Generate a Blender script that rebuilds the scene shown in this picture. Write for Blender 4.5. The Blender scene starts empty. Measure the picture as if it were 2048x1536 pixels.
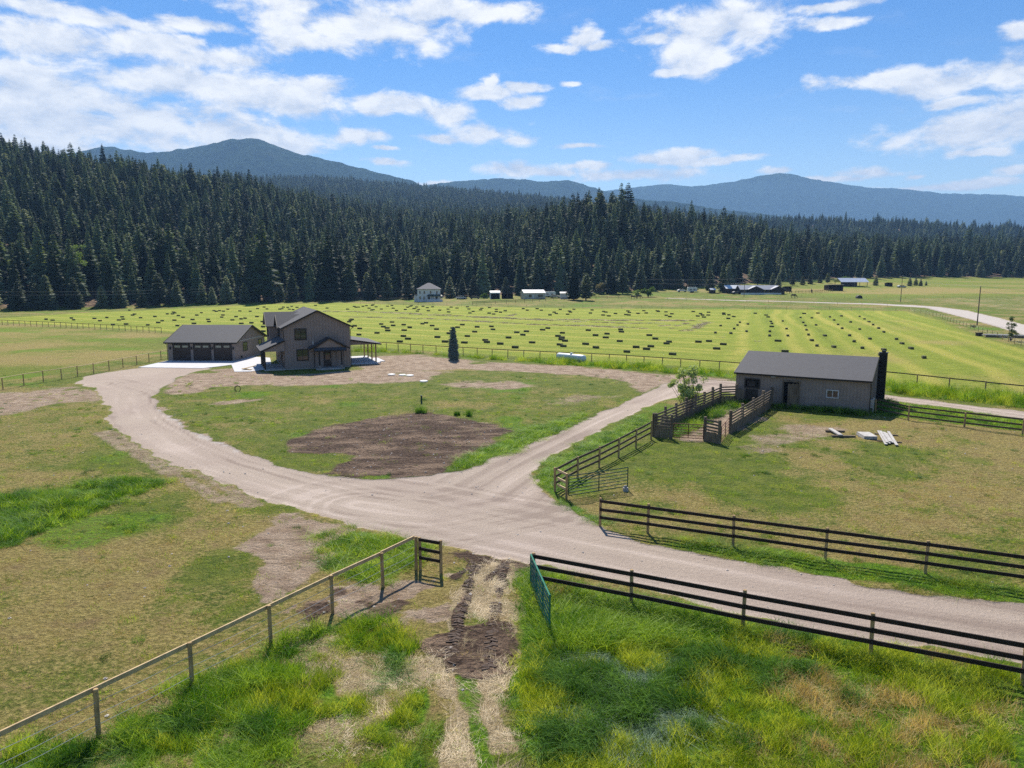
import bpy, math, random
import numpy as np
from mathutils import Vector, Matrix
R = math.radians
random.seed(7); rng = np.random.default_rng(7)
sc = bpy.context.scene
col = sc.collection
# ------------------------------------------------------------------ camera
F, HOR, H = 1430.0, 555.7, 12.5          # focal length in photo pixels, horizon row, camera height
TH = math.atan((768 - HOR) / F)
cam_d = bpy.data.cameras.new('camera'); cam = bpy.data.objects.new('camera', cam_d); col.objects.link(cam)
cam_d.sensor_width = 36; cam_d.lens = 36 * F / 2048; cam_d.clip_start = 0.1; cam_d.clip_end = 30000
cam.location = (0, 0, H); cam.rotation_euler = (math.pi / 2 - TH, 0, 0)
sc.camera = cam
# ------------------------------------------------------------------ render settings
sc.view_settings.view_transform = 'Standard'; sc.view_settings.look = 'None'
sc.view_settings.exposure = 0.70; sc.view_settings.gamma = 1.0
sc.render.engine = 'CYCLES'
HAZE = 0.000105
cy = sc.cycles
cy.use_denoising = False
cy.max_bounces = 5; cy.diffuse_bounces = 2; cy.glossy_bounces = 2; cy.transmission_bounces = 3
cy.volume_bounces = 0; cy.transparent_max_bounces = 6
cy.use_fast_gi = False; cy.sample_clamp_indirect = 4
cy.use_adaptive_sampling = True; cy.adaptive_threshold = 0.008

# ------------------------------------------------------------------ node helper
class NT:
    def __init__(s, tree): s.t = tree; s.n = tree.nodes; s.l = tree.links
    def node(s, typ, **kw):
        nd = s.n.new(typ)
        for k, v in kw.items(): setattr(nd, k, v)
        return nd
    def put(s, sock, v):
        if v is None: return
        if hasattr(v, 'is_output') or hasattr(v, 'links'): s.l.new(v, sock)
        else:
            if isinstance(v, (tuple, list)) and len(v) == 3 and sock.type == 'RGBA': v = (*v, 1)
            sock.default_value = v
    def m(s, op, a, b=None, c=None, clamp=False):
        nd = s.node('ShaderNodeMath', operation=op, use_clamp=clamp)
        s.put(nd.inputs[0], a); s.put(nd.inputs[1], b); s.put(nd.inputs[2], c)
        return nd.outputs[0]
    def vm(s, op, a, b=None, c=None, out=0):
        nd = s.node('ShaderNodeVectorMath', operation=op)
        s.put(nd.inputs[0], a); s.put(nd.inputs[1], b); s.put(nd.inputs[2], c)
        return nd.outputs[out]
    def mix(s, f, a, b, blend='MIX'):
        nd = s.node('ShaderNodeMix', data_type='RGBA', blend_type=blend)
        s.put(nd.inputs[0], f); s.put(nd.inputs[6], a); s.put(nd.inputs[7], b)
        return nd.outputs[2]
    def noise(s, vec, scale, detail=3, rough=.55, dist=0, out=0):
        nd = s.node('ShaderNodeTexNoise')
        s.put(nd.inputs['Vector'], vec); nd.inputs['Scale'].default_value = scale
        nd.inputs['Detail'].default_value = detail; nd.inputs['Roughness'].default_value = rough
        nd.inputs['Distortion'].default_value = dist
        return nd.outputs[out]
    def ss(s, x, a, b):
        nd = s.node('ShaderNodeMapRange', interpolation_type='SMOOTHSTEP')
        s.put(nd.inputs[0], x); s.put(nd.inputs[1], a); s.put(nd.inputs[2], b)
        return nd.outputs[0]
    def lin(s, x, a, b, c=0., d=1.):
        nd = s.node('ShaderNodeMapRange')
        s.put(nd.inputs[0], x); s.put(nd.inputs[1], a); s.put(nd.inputs[2], b); s.put(nd.inputs[3], c); s.put(nd.inputs[4], d)
        return nd.outputs[0]
    def sep(s, v):
        nd = s.node('ShaderNodeSeparateXYZ'); s.put(nd.inputs[0], v); return nd.outputs
    def comb(s, x, y, z):
        nd = s.node('ShaderNodeCombineXYZ')
        for i, v in enumerate((x, y, z)): s.put(nd.inputs[i], v)
        return nd.outputs[0]
    def bump(s, h, strength, dist):
        nd = s.node('ShaderNodeBump'); nd.inputs['Strength'].default_value = strength; nd.inputs['Distance'].default_value = dist
        s.put(nd.inputs['Height'], h); return nd.outputs[0]

# ------------------------------------------------------------------ world: Nishita sky with procedural clouds in world directions
SUN_EL, SUN_AZ = R(47), R(-7)            # azimuth from +Y towards +X
world = bpy.data.worlds.new('World'); sc.world = world; world.use_nodes = True
W = NT(world.node_tree); W.n.clear()
out = W.node('ShaderNodeOutputWorld'); bg = W.node('ShaderNodeBackground'); W.l.new(bg.outputs[0], out.inputs[0])
sky = W.node('ShaderNodeTexSky', sky_type='NISHITA'); sky.sun_disc = False
sky.sun_elevation = SUN_EL; sky.sun_rotation = SUN_AZ % (2 * math.pi)
sky.altitude = 1200; sky.air_density = 1.0; sky.dust_density = 0.15; sky.ozone_density = 3.0
tc = W.node('ShaderNodeTexCoord')
dirv = tc.outputs['Generated']
sx, sy, sz = W.sep(dirv)
az = W.m('ARCTAN2', sx, sy); el = W.m('ARCSINE', sz)
p = W.comb(az, el, 0.0)
wob = W.vm('SUBTRACT', W.noise(W.vm('MULTIPLY', p, (1, 1.7, 1)), 9, 5, .6, out=1), (.5, .5, .5))
pw = W.vm('ADD', p, W.vm('MULTIPLY', wob, (.07, .028, 0)))
CL = [(95,75,125,28),(280,80,60,22),(120,22,130,13),(240,42,70,10),(400,52,70,12),(440,115,95,24),(370,80,25,8),
 (560,45,60,40),(720,50,190,42),(620,80,90,20),(960,25,110,20),(560,10,80,20),(860,20,90,22),
 (110,185,150,38),(400,165,230,28),(560,200,125,34),(130,245,220,40),(450,265,175,28),(620,172,75,18),(300,225,140,25),(40,140,60,18),(60,290,160,28),(560,285,90,20),
 (790,205,95,17),(890,222,45,22),(970,187,70,12),(1045,207,37,12),(985,170,14,16),(760,215,40,10),
 (710,268,65,16),(880,275,45,10),(975,262,70,22),(1030,278,50,14),(1050,180,40,8),
 (1130,95,45,9),(1165,75,26,20),(1195,88,24,10),(1430,55,120,42),(1400,95,70,38),(1500,45,75,42),(1345,145,25,9),(1320,80,40,14),(1385,120,40,24),
 (1155,290,48,6),(1130,171,18,5),(1350,312,75,12),(1445,322,85,8),(1270,348,120,13),(1050,340,90,14),(1180,330,60,8),(770,322,45,7),(780,295,30,5),
 (1790,157,110,15),(1900,170,90,22),(2000,150,90,26),(2100,130,100,30),(1920,207,45,10),(1960,262,150,26),(2050,240,90,34),(1960,301,50,7),
 (1740,345,60,11),(1560,346,35,7),(2040,335,24,10),(1680,357,95,7),(1830,347,16,6),(1900,370,110,9),(1670,42,45,11),(1670,12,60,8),(2040,70,30,16),(900,372,90,8),(1110,345,60,10)]
dmin = None
for (cx, cyy, a, b) in CL:
    dx, dz_ = (cx - 1024) / F, -(cyy - 768) / F
    Y = math.cos(TH) + dz_ * math.sin(TH); Z = -math.sin(TH) + dz_ * math.cos(TH)
    A_ = math.atan2(dx, Y); E_ = math.atan2(Z, math.hypot(dx, Y))
    sa, sb = F / a * .86, F / b * .9
    L_ = W.vm('LENGTH', W.vm('MULTIPLY_ADD', pw, (sa, sb, 0), (-A_ * sa, -E_ * sb, 0)), out=1)
    dmin = L_ if dmin is None else W.m('SMOOTH_MIN', dmin, L_, .25)
outside = W.ss(W.m('ABSOLUTE', az), .75, .95)                       # the rest of the sky gets scattered cumulus from noise alone
cn = W.noise(W.vm('MULTIPLY', p, (1, 1.9, 1)), 15, 10, .62, .25)
cn2 = W.noise(W.vm('MULTIPLY', W.vm('ADD', p, (0, -.012, 0)), (1, 2.4, 1)), 15, 7, .62, .25)
bigc = W.noise(W.vm('MULTIPLY', p, (1, 3, 1)), 3, 4, .5)
field = W.m('MULTIPLY_ADD', dmin, -.78, 1.20)
field2 = W.m('MULTIPLY_ADD', bigc, 2.2, -.95)
inb = W.m('SUBTRACT', 1.0, outside)
fieldm = W.m('ADD', W.m('MULTIPLY', field, inb), W.m('MULTIPLY', field2, outside))
dens = W.m('ADD', W.m('MAXIMUM', fieldm, -.4), W.m('MULTIPLY_ADD', cn, 2.1, -1.22))
cover = W.ss(dens, .12, .72)
wisp = W.m('MULTIPLY', W.ss(W.noise(W.vm('MULTIPLY', pw, (1, 4, 1)), 6, 8, .65), .54, .8), W.lin(el, .0, .3, .5, .12))
cover = W.m('MAXIMUM', cover, wisp)
above = W.noise(W.vm('MULTIPLY', W.vm('ADD', p, (.0, .016, 0)), (1, 1.9, 1)), 15, 6, .6, .25)
shade = W.lin(W.m('SUBTRACT', cn, above), -.16, .14)
thick = W.ss(dens, .6, 1.5)
cc = W.mix(shade, (.60, .65, .75), (.97, .96, .95))
cc = W.mix(W.m('MULTIPLY', thick, .35), cc, (.78, .81, .86))
SKY_S = 0.072
tint = W.mix(W.ss(el, -.04, .32), (1.75, 1.45, 1.12), (.50, .86, 1.16))
skyc = W.mix(1.0, sky.outputs[0], tint, 'MULTIPLY')
ccs = W.mix(1.0, cc, (10.2, 10.2, 10.2), 'MULTIPLY')
W.l.new(W.mix(cover, skyc, ccs), bg.inputs[0]); bg.inputs[1].default_value = SKY_S
# ------------------------------------------------------------------ sun
sl = bpy.data.lights.new('sun', 'SUN'); sl.energy = 4.8; sl.angle = R(.53); sl.color = (1, .93, .82)
so = bpy.data.objects.new('sun', sl); col.objects.link(so)
sdir = Vector((math.sin(SUN_AZ) * math.cos(SUN_EL), math.cos(SUN_AZ) * math.cos(SUN_EL), math.sin(SUN_EL)))
so.rotation_euler = sdir.to_track_quat('Z', 'Y').to_euler(); so.location = (0, 0, 300)

# ------------------------------------------------------------------ numpy noise
def _h(ix, iy, seed):
    n = (ix.astype(np.int64) * 374761393 + iy.astype(np.int64) * 668265263 + seed * 974634777) & 0xffffffff
    n = ((n ^ (n >> 13)) * 1274126177) & 0xffffffff
    return ((n ^ (n >> 16)) & 0xffffff) / float(0xffffff)
def vn(x, y, seed=0):
    x = np.asarray(x, float); y = np.asarray(y, float)
    ix = np.floor(x); iy = np.floor(y); fx = x - ix; fy = y - iy
    fx = fx * fx * (3 - 2 * fx); fy = fy * fy * (3 - 2 * fy)
    a = _h(ix, iy, seed); b = _h(ix + 1, iy, seed); c = _h(ix, iy + 1, seed); d = _h(ix + 1, iy + 1, seed)
    return (a * (1 - fx) + b * fx) * (1 - fy) + (c * (1 - fx) + d * fx) * fy
def fbm(x, y, sc_=1.0, oct=4, seed=0, g=.5):
    s = 0; a = 1; t = 0
    for i in range(oct):
        s = s + a * vn(np.asarray(x) / sc_ * 2 ** i + 17 * i, np.asarray(y) / sc_ * 2 ** i - 9 * i, seed + i); t += a; a *= g
    return s / t
def sstep(x, a, b):
    t = np.clip((x - a) / (b - a), 0, 1); return t * t * (3 - 2 * t)

# ------------------------------------------------------------------ terrain
def slope(py): return -np.tan(np.arctan((np.asarray(py, float) - 768) / F) + TH)
KP = np.array([-1500, -800, 0, 300, 540, 700, 830, 1000, 1200, 1400, 1560, 1700, 1850, 2048, 2800, 3500.])
Yt = np.array([270, 270, 270, 298, 335, 355, 368, 380, 395, 430, 470, 530, 565, 600, 650, 650.])
yt = np.array([622, 622, 622, 616, 605, 601, 599, 592, 588, 575, 563, 556, 554, 555, 558, 560.])
E1 = np.array([210, 225, 268, 312, 366, 410, 432, 424, 395, 432, 455, 466, 470, 474, 480, 480.])
Y1 = np.array([650, 650, 620, 640, 680, 700, 720, 700, 560, 640, 700, 760, 800, 850, 900, 900.])
E2 = np.array([330, 330, 332, 340, 344, 350, 360, 376, 398, 421, 424, 428, 432, 450, 470, 480.])
Y2 = np.array([1500, 1500, 1500, 1700, 2200, 2300, 2300, 2200, 1900, 1800, 1600, 1500, 1500, 1500, 1500, 1500.])
KT = (KP - 1024) / F
ZT = H + Yt * slope(yt); Z1 = H + Y1 * slope(E1) - 21; Z2 = H + Y2 * slope(E2) - 25
def gz(x, y):
    x = np.asarray(x, float); y = np.asarray(y, float)
    ys = np.maximum(y, 1.0); t = np.clip(x / ys, KT[0], KT[-1])
    ip = lambda A: np.interp(t, KT, A)
    yt_, y1_, y2_, zt_, z1_, z2_ = ip(Yt), ip(Y1), ip(Y2), ip(ZT), ip(Z1), ip(Z2)
    a = np.clip((ys - 200) / (yt_ - 200), 0, 1) ** 1.7
    z = zt_ * a
    f1 = np.clip((ys - yt_) / (y1_ - yt_), 0, 1); z = z + (z1_ - zt_) * (f1 * .75 + .25 * f1 * f1 * (3 - 2 * f1))
    f2 = np.clip((ys - y1_) / (y2_ - y1_), 0, 1); z = z + (z2_ - z1_) * f2 - 22 * np.sin(np.pi * f2)
    z = z * (1 - sstep(ys, y2_, y2_ + 1100))
    hill = sstep(ys, yt_ + 20, yt_ + 200) * (1 - sstep(ys, 2300, 2900))
    z = z + hill * (fbm(x, y, 90, 3, 5) - .5) * 16
    edge = 1 - sstep(np.abs(np.arctan2(x, ys)), R(52), R(66))
    return np.where(y > 1, z * edge, 0)
def gzs(x, y): return float(gz(np.array([x]), np.array([y]))[0])
def ray(px, py):
    dx = (px - 1024) / F; up = -(py - 768) / F
    return dx, math.cos(TH) + up * math.sin(TH), -math.sin(TH) + up * math.cos(TH)
def G(px, py):                           # where the sight line of a photo pixel meets the ground
    dx, dy, dz = ray(px, py)
    lo = 12.0; y = lo; prev = lo
    while y < 1400:
        if H + dz / dy * y <= gzs(dx / dy * y, y): break
        prev = y; y *= 1.02
    a, b = prev, y
    for _ in range(24):
        m_ = (a + b) / 2
        if H + dz / dy * m_ <= gzs(dx / dy * m_, m_): b = m_
        else: a = m_
    return Vector((dx / dy * b, b, gzs(dx / dy * b, b)))
def AT(px, Y):                           # a ground point at depth Y below a photo column
    x = (px - 1024) / F * Y / math.cos(TH) * (1.0)
    return Vector((x, Y, gzs(x, Y)))
def PX(x, y, z):                         # back to photo pixels (used for labels only)
    d = y * math.cos(TH) - (z - H) * math.sin(TH); up = y * math.sin(TH) + (z - H) * math.cos(TH)
    return 1024 + F * x / d, 768 - F * up / d

# ------------------------------------------------------------------ materials
MATS = {}
def mat(name, c, rough=.8, c2=None, nscale=3, bump=0, bdist=.02, metal=0, spec=.3, coord='Object', nvec=(1, 1, 1), trans=0, detail=4, emit=None):
    if name in MATS: return MATS[name]
    mt = bpy.data.materials.new(name); mt.use_nodes = True
    T = NT(mt.node_tree); b = T.n['Principled BSDF']
    tcn = T.node('ShaderNodeTexCoord') if coord != 'World' else T.node('ShaderNodeNewGeometry')
    v = tcn.outputs['Position' if coord == 'World' else coord]
    v = T.vm('MULTIPLY', v, nvec)
    n = T.noise(v, nscale, detail, .6)
    c2 = c2 or tuple(k * .72 for k in c)
    T.put(b.inputs['Base Color'], T.mix(T.ss(n, .3, .7), c2, c))
    b.inputs['Roughness'].default_value = rough; b.inputs['Metallic'].default_value = metal
    b.inputs['Specular IOR Level'].default_value = spec
    if bump: T.put(b.inputs['Normal'], T.bump(T.noise(v, nscale * 4, 4, .6), bump, bdist))
    MATS[name] = mt; return mt
wood_post = lambda: mat('post_wood', (.50, .34, .16), .85, (.28, .185, .09), 6, .4, nvec=(1, 1, .25))
wood_rail = lambda: mat('rail_wood', (.034, .021, .015), .8, (.018, .012, .009), 3, .3)
wood_light = lambda: mat('rail_light', (.60, .44, .24), .75, (.42, .30, .16), 4, .3)
wood_grey = lambda: mat('grey_wood', (.235, .18, .125), .85, (.12, .09, .062), 3, .4, nvec=(1, 1, .3))
wood_pole = lambda: mat('pole_wood', (.19, .14, .10), .85, (.12, .09, .07), 4, .3, nvec=(1, 1, .2))
galv = lambda: mat('wire', (.55, .55, .52), .5, metal=.3)
M_ = {}
def shingle():
    if 'sh' in M_: return M_['sh']
    mt = bpy.data.materials.new('asphalt_shingle'); mt.use_nodes = True; T = NT(mt.node_tree); b = T.n['Principled BSDF']
    o_ = T.node('ShaderNodeTexCoord').outputs['Object']
    br = T.node('ShaderNodeTexBrick'); T.put(br.inputs['Vector'], o_); br.inputs['Scale'].default_value = 1
    br.inputs['Brick Width'].default_value = .33; br.inputs['Row Height'].default_value = .145; br.inputs['Mortar Size'].default_value = .008
    T.put(br.inputs['Color1'], (.085, .085, .092)); T.put(br.inputs['Color2'], (.055, .055, .062)); T.put(br.inputs['Mortar'], (.03, .03, .035))
    n = T.noise(o_, 1.2, 6, .6); n2 = T.noise(o_, 30, 2)
    c = T.mix(T.m('MULTIPLY', n, .7), br.outputs[0], (.062, .062, .072)); c = T.mix(T.lin(n2, .3, .7, 0, .5), c, (.14, .14, .148))
    T.put(b.inputs['Base Color'], c); b.inputs['Roughness'].default_value = .8; b.inputs['Specular IOR Level'].default_value = .25
    T.put(b.inputs['Normal'], T.bump(T.m('ADD', br.outputs[1], n2), .4, .02)); M_['sh'] = mt; return mt
def glass():
    if 'gl' in M_: return M_['gl']
    mt = bpy.data.materials.new('window_glass'); mt.use_nodes = True; b = mt.node_tree.nodes['Principled BSDF']
    b.inputs['Base Color'].default_value = (.02, .025, .03, 1); b.inputs['Roughness'].default_value = .04; b.inputs['Specular IOR Level'].default_value = .9
    M_['gl'] = mt; return mt

# ------------------------------------------------------------------ mesh builder and object helpers
class MB:
    def __init__(s): s.v = []; s.f = []
    def add(s, vs, fs):
        n = len(s.v); s.v += [tuple(v) for v in vs]; s.f += [tuple(i + n for i in f) for f in fs]; return s
    def box(s, x0, x1, y0, y1, z0, z1):
        return s.add([(x0,y0,z0),(x1,y0,z0),(x1,y1,z0),(x0,y1,z0),(x0,y0,z1),(x1,y0,z1),(x1,y1,z1),(x0,y1,z1)],
                     [(0,3,2,1),(4,5,6,7),(0,1,5,4),(1,2,6,5),(2,3,7,6),(3,0,4,7)])
    def bar(s, p, q, w, h, up=(0, 0, 1)):        # box beam from p to q, w across, h along up
        p = Vector(p); q = Vector(q); d = (q - p).normalized(); u = Vector(up)
        r = d.cross(u)
        if r.length < 1e-4: r = d.cross(Vector((1, 0, 0)))
        r.normalize(); u = r.cross(d); r = r * w / 2; u = u * h / 2
        vs = [p - r - u, p + r - u, p + r + u, p - r + u, q - r - u, q + r - u, q + r + u, q - r + u]
        return s.add(vs, [(0,1,2,3),(7,6,5,4),(0,4,5,1),(1,5,6,2),(2,6,7,3),(3,7,4,0)])
    def tube(s, pts, radii, n=8, cap=True):
        pts = [Vector(p_) for p_ in pts]; k = len(pts); vs = []; fs = []
        if not hasattr(radii, '__len__'): radii = [radii] * k
        ref = Vector((0, 0, 1))
        for i, p_ in enumerate(pts):
            d = (pts[min(i + 1, k - 1)] - pts[max(i - 1, 0)]).normalized()
            r = d.cross(ref)
            if r.length < .05: r = d.cross(Vector((1, 0, 0)))
            r.normalize(); u = r.cross(d)
            for j in range(n):
                a = 2 * math.pi * j / n; vs.append(p_ + (r * math.cos(a) + u * math.sin(a)) * radii[i])
        for i in range(k - 1):
            for j in range(n):
                fs.append((i * n + j, i * n + (j + 1) % n, (i + 1) * n + (j + 1) % n, (i + 1) * n + j))
        if cap: fs.append(tuple(range(n - 1, -1, -1))); fs.append(tuple((k - 1) * n + j for j in range(n)))
        return s.add(vs, fs)
    def prism(s, poly, z0, z1):                  # horizontal polygon extruded upward
        n = len(poly); vs = [(x, y, z0) for x, y in poly] + [(x, y, z1) for x, y in poly]
        ar = sum(poly[i][0] * poly[(i + 1) % n][1] - poly[(i + 1) % n][0] * poly[i][1] for i in range(n))
        top = tuple(range(n, 2 * n)); bot = tuple(range(n - 1, -1, -1)); sd = [(i, (i + 1) % n, n + (i + 1) % n, n + i) for i in range(n)]
        if ar < 0: top = top[::-1]; bot = bot[::-1]; sd = [f[::-1] for f in sd]
        return s.add(vs, [top, bot] + sd)
    def ext(s, poly, axis, a, b):                # polygon in (other axis, z) extruded along x or y
        n = len(poly)
        mk = (lambda t, q, z: (t, q, z)) if axis == 'x' else (lambda t, q, z: (q, t, z))
        vs = [mk(a, q, z) for q, z in poly] + [mk(b, q, z) for q, z in poly]
        return s.add(vs, [tuple(range(n)), tuple(range(2 * n - 1, n - 1, -1))] + [(i, n + i, n + (i + 1) % n, (i + 1) % n) for i in range(n)])
    def slab(s, quad, th):                       # sloping slab under a quad
        q = [Vector(v) for v in quad]; nrm = (q[1] - q[0]).cross(q[3] - q[0]).normalized()
        if nrm.z < 0: q = q[::-1]; nrm = -nrm
        lo = [v - nrm * th for v in q]
        return s.add(q + lo, [(0,1,2,3),(7,6,5,4),(0,4,5,1),(1,5,6,2),(2,6,7,3),(3,7,4,0)])
    def build(s, name, m_, parent=None, smooth=False, loc=None, rz=0):
        me = bpy.data.meshes.new(name); me.from_pydata(s.v, [], s.f); me.update()
        if m_: me.materials.append(m_)
        if smooth: me.polygons.foreach_set('use_smooth', [True] * len(me.polygons))
        o = bpy.data.objects.new(name, me); col.objects.link(o)
        if parent: o.parent = parent
        if loc is not None: o.location = loc
        o.rotation_euler = (0, 0, rz); return o
def tag(o, label=None, cat=None, group=None, kind=None):
    if label: o['label'] = label
    if cat: o['category'] = cat
    if group: o['group'] = group
    if kind: o['kind'] = kind
    return o
def thing(name, label, cat, loc=(0, 0, 0), rz=0, group=None):
    o = bpy.data.objects.new(name, None); col.objects.link(o); o.empty_display_size = .3
    o.location = loc; o.rotation_euler = (0, 0, rz); return tag(o, label, cat, group)
KIDS = {}
def copy_tree(o, parent=None):
    if not KIDS:
        pass
    c = o.copy(); col.objects.link(c)
    if parent: c.parent = parent
    for ch in [k for k in col.objects if k.parent == o]: copy_tree(ch, c)
    return c
ORD = 'first second third fourth fifth sixth seventh eighth ninth tenth eleventh twelfth thirteenth fourteenth fifteenth sixteenth seventeenth eighteenth nineteenth twentieth'.split()
def ordinal(n):
    if n <= 20: return ORD[n - 1]
    tens = {2: ('twenty', 'twentieth'), 3: ('thirty', 'thirtieth'), 4: ('forty', 'fortieth'), 5: ('fifty', 'fiftieth'), 6: ('sixty', 'sixtieth')}[n // 10]
    return tens[1] if n % 10 == 0 else tens[0] + '-' + ORD[n % 10 - 1]
def nearest_rank(n): return 'nearest' if n == 1 else ordinal(n) + ' nearest'
def G(px, py):
    dx, dy, dz = ray(px, py)
    if dz < 0:
        y = -H * dy / dz
        if y <= 200 or (px < -200): return Vector((dx / dy * y, y, gzs(dx / dy * y, y) if y > 200 else 0.0))
    ys = np.geomspace(195, 1500, 260)
    for _ in range(2):
        d = (H + dz / dy * ys) - gz(dx / dy * ys, ys)
        k = int(np.argmax(d <= 0)) if (d <= 0).any() else len(ys) - 1
        ys = np.linspace(ys[max(k - 1, 0)], ys[k], 60)
    y = float(ys[min(int(np.argmax(((H + dz / dy * ys) - gz(dx / dy * ys, ys)) <= 0)), 59)])
    return Vector((dx / dy * y, y, gzs(dx / dy * y, y)))
def W2(pts): return np.array([G(a, b)[:2] for a, b in pts])
def sd_poly(X, Y, poly, far=30):
    out = np.full(X.shape, -far, float)
    b = poly; m = (X > b[:, 0].min() - 8) & (X < b[:, 0].max() + 8) & (Y > b[:, 1].min() - 8) & (Y < b[:, 1].max() + 8)
    if not m.any(): return out
    x = X[m]; y = Y[m]; d = np.full(x.shape, 1e9); ins = np.zeros(x.shape, bool); n = len(b)
    for i in range(n):
        x0, y0 = b[i]; x1, y1 = b[(i + 1) % n]; ex, ey = x1 - x0, y1 - y0
        t = np.clip(((x - x0) * ex + (y - y0) * ey) / (ex * ex + ey * ey + 1e-12), 0, 1)
        d = np.minimum(d, np.hypot(x - x0 - t * ex, y - y0 - t * ey))
        c = (y0 > y) != (y1 > y)
        ins ^= c & (x < (x1 - x0) * (y - y0) / (y1 - y0 + 1e-12) + x0)
    out[m] = np.where(ins, d, -d); return out
def d_line(X, Y, ln, reach=12):
    out = np.full(X.shape, 1e3, float)
    for i in range(len(ln) - 1):
        x0, y0 = ln[i]; x1, y1 = ln[i + 1]
        m = (X > min(x0, x1) - reach) & (X < max(x0, x1) + reach) & (Y > min(y0, y1) - reach) & (Y < max(y0, y1) + reach)
        if not m.any(): continue
        x = X[m]; y = Y[m]; ex, ey = x1 - x0, y1 - y0
        t = np.clip(((x - x0) * ex + (y - y0) * ey) / (ex * ex + ey * ey + 1e-12), 0, 1)
        out[m] = np.minimum(out[m], np.hypot(x - x0 - t * ex, y - y0 - t * ey))
    return out
Z_ = {}
Z_['drive'] = W2([(337,724),(280,736),(215,744),(175,752),(148,768),(188,776),(206,796),(216,818),(218,846),(230,860),(255,876),(292,902),(345,928),(405,952),(475,980),(560,1010),(640,1034),(720,1056),(800,1070),(880,1086),(960,1108),(1060,1120),(1130,1136),(1200,1155),(1300,1180),(1400,1205),(1500,1232),(1600,1256),(1750,1285),(1900,1306),(2048,1328),(2300,1375),
 (2300,1245),(2048,1212),(1900,1192),(1750,1171),(1640,1152),(1550,1135),(1450,1118),(1380,1105),(1300,1086),(1245,1066),(1200,1048),(1160,1030),(1115,1005),(1090,985),(1070,965),(1064,950),(1078,933),(1110,910),(1150,887),(1215,852),(1270,823),(1305,808),(1345,797),(1395,787),(1430,782),(1466,786),(1600,786),(1770,800),(1900,815),(2048,840),(2300,868),
 (2300,848),(2048,823),(1900,806),(1780,790),(1600,772),(1465,762),(1380,758),(1340,765),(1300,783),(1235,812),(1160,842),(1085,878),(1020,906),(985,920),(930,940),(860,953),(780,958),(700,957),(640,950),(560,933),(485,905),(425,880),(370,853),(332,830),(312,810),(308,795),(325,776),(350,758),(385,744),(420,738),(400,732)])
Z_['north'] = W2([(700,716),(760,712),(830,709),(900,715),(1000,724),(1100,730),(1200,737),(1300,745),(1390,752),(1468,758),(1468,768),(1380,768),(1330,772),(1290,785),(1260,778),(1240,762),(1180,752),(1080,745),(1000,742),(900,739),(840,742),(770,748),(720,745)])
Z_['yard'] = W2([(320,780),(345,756),(395,742),(470,736),(520,744),(560,750),(700,742),(770,738),(830,741),(900,745),(860,760),(760,768),(620,770),(520,772),(430,775),(370,790),(340,790)])
Z_['patch1'] = W2([(860,768),(960,762),(1040,765),(1060,772),(1000,778),(900,774)])
Z_['patch2'] = W2([(1070,800),(1130,792),(1200,780),(1250,778),(1240,795),(1160,808),(1090,810)])
Z_['patch3'] = W2([(440,808),(480,800),(520,796),(545,795),(520,803),(470,810)])
Z_['soil'] = W2([(583,884),(622,868),(700,846),(770,832),(850,824),(920,835),(1003,846),(1022,862),(992,882),(940,905),(905,925),(872,945),(800,955),(715,956),(655,948),(668,930),(700,915),(690,905),(640,905),(600,903)])
Z_['dirtL'] = W2([(-80,790),(0,786),(60,784),(100,778),(150,772),(215,786),(212,800),(160,806),(90,812),(0,832),(-80,840)])
Z_['pale1'] = W2([(482,1102),(520,1062),(560,1022),(640,1034),(705,1056),(680,1080),(648,1090),(660,1110),(625,1140),(585,1178),(548,1190),(528,1150)])
Z_['soil2'] = W2([(590,1262),(640,1210),(680,1180),(740,1160),(805,1176),(825,1205),(770,1232),(690,1262),(620,1290)])
Z_['soil3'] = W2([(836,1282),(870,1262),(960,1250),(1028,1238),(1034,1286),(1018,1340),(985,1358),(945,1348),(900,1312),(858,1306)])
Z_['soil4'] = W2([(890,1112),(930,1098),(1020,1112),(1030,1128),(990,1140),(975,1160),(945,1150),(925,1140)])
Z_['churn'] = W2([(520,1330),(590,1230),(650,1190),(700,1160),(790,1150),(850,1160),(890,1120),(935,1130),(925,1200),(900,1260),(850,1280),(780,1262),(700,1300),(600,1350)])
Z_['strawA'] = W2([(925,1168),(960,1140),(1015,1120),(1026,1180),(1034,1245),(1040,1300),(1022,1350),(1005,1420),(1020,1460),(1075,1560),(1110,1640),(860,1640),(880,1480),(866,1400),(846,1318),(905,1300),(890,1262),(905,1230),(900,1200)])
Z_['strip'] = W2([(915,1350),(945,1345),(965,1390),(970,1450),(1000,1540),(1010,1620),(960,1620),(940,1500),(925,1420)])
Z_['corral'] = W2([(1345,884),(1350,850),(1400,828),(1440,812),(1520,822),(1530,840),(1470,868),(1415,888)])
Z_['barnyard'] = W2([(1440,905),(1480,880),(1530,852),(1600,846),(1680,852),(1700,862),(1640,875),(1560,890),(1500,915),(1450,925)])
Z_['paddock'] = W2([(1130,1000),(1240,975),(1290,900),(1440,905),(1560,850),(1750,840),(2300,880),(2300,1205),(2048,1160),(1850,1130),(1650,1100),(1470,1070),(1300,1055),(1200,1040)])
Z_['lushR'] = W2([(1030,1145),(1062,1135),(1130,1155),(1262,1190),(1490,1235),(1745,1285),(2048,1330),(2400,1385),(2900,1700),(1100,1700),(1070,1545),(1030,1470),(1008,1420),(1012,1350),(1040,1290),(1030,1220)])
Z_['roadside'] = W2([(1072,955),(1090,930),(1160,890),(1290,825),(1300,850),(1200,900),(1130,945),(1110,990),(1180,1030),(1200,1046),(1150,1028),(1100,990)])
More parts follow.
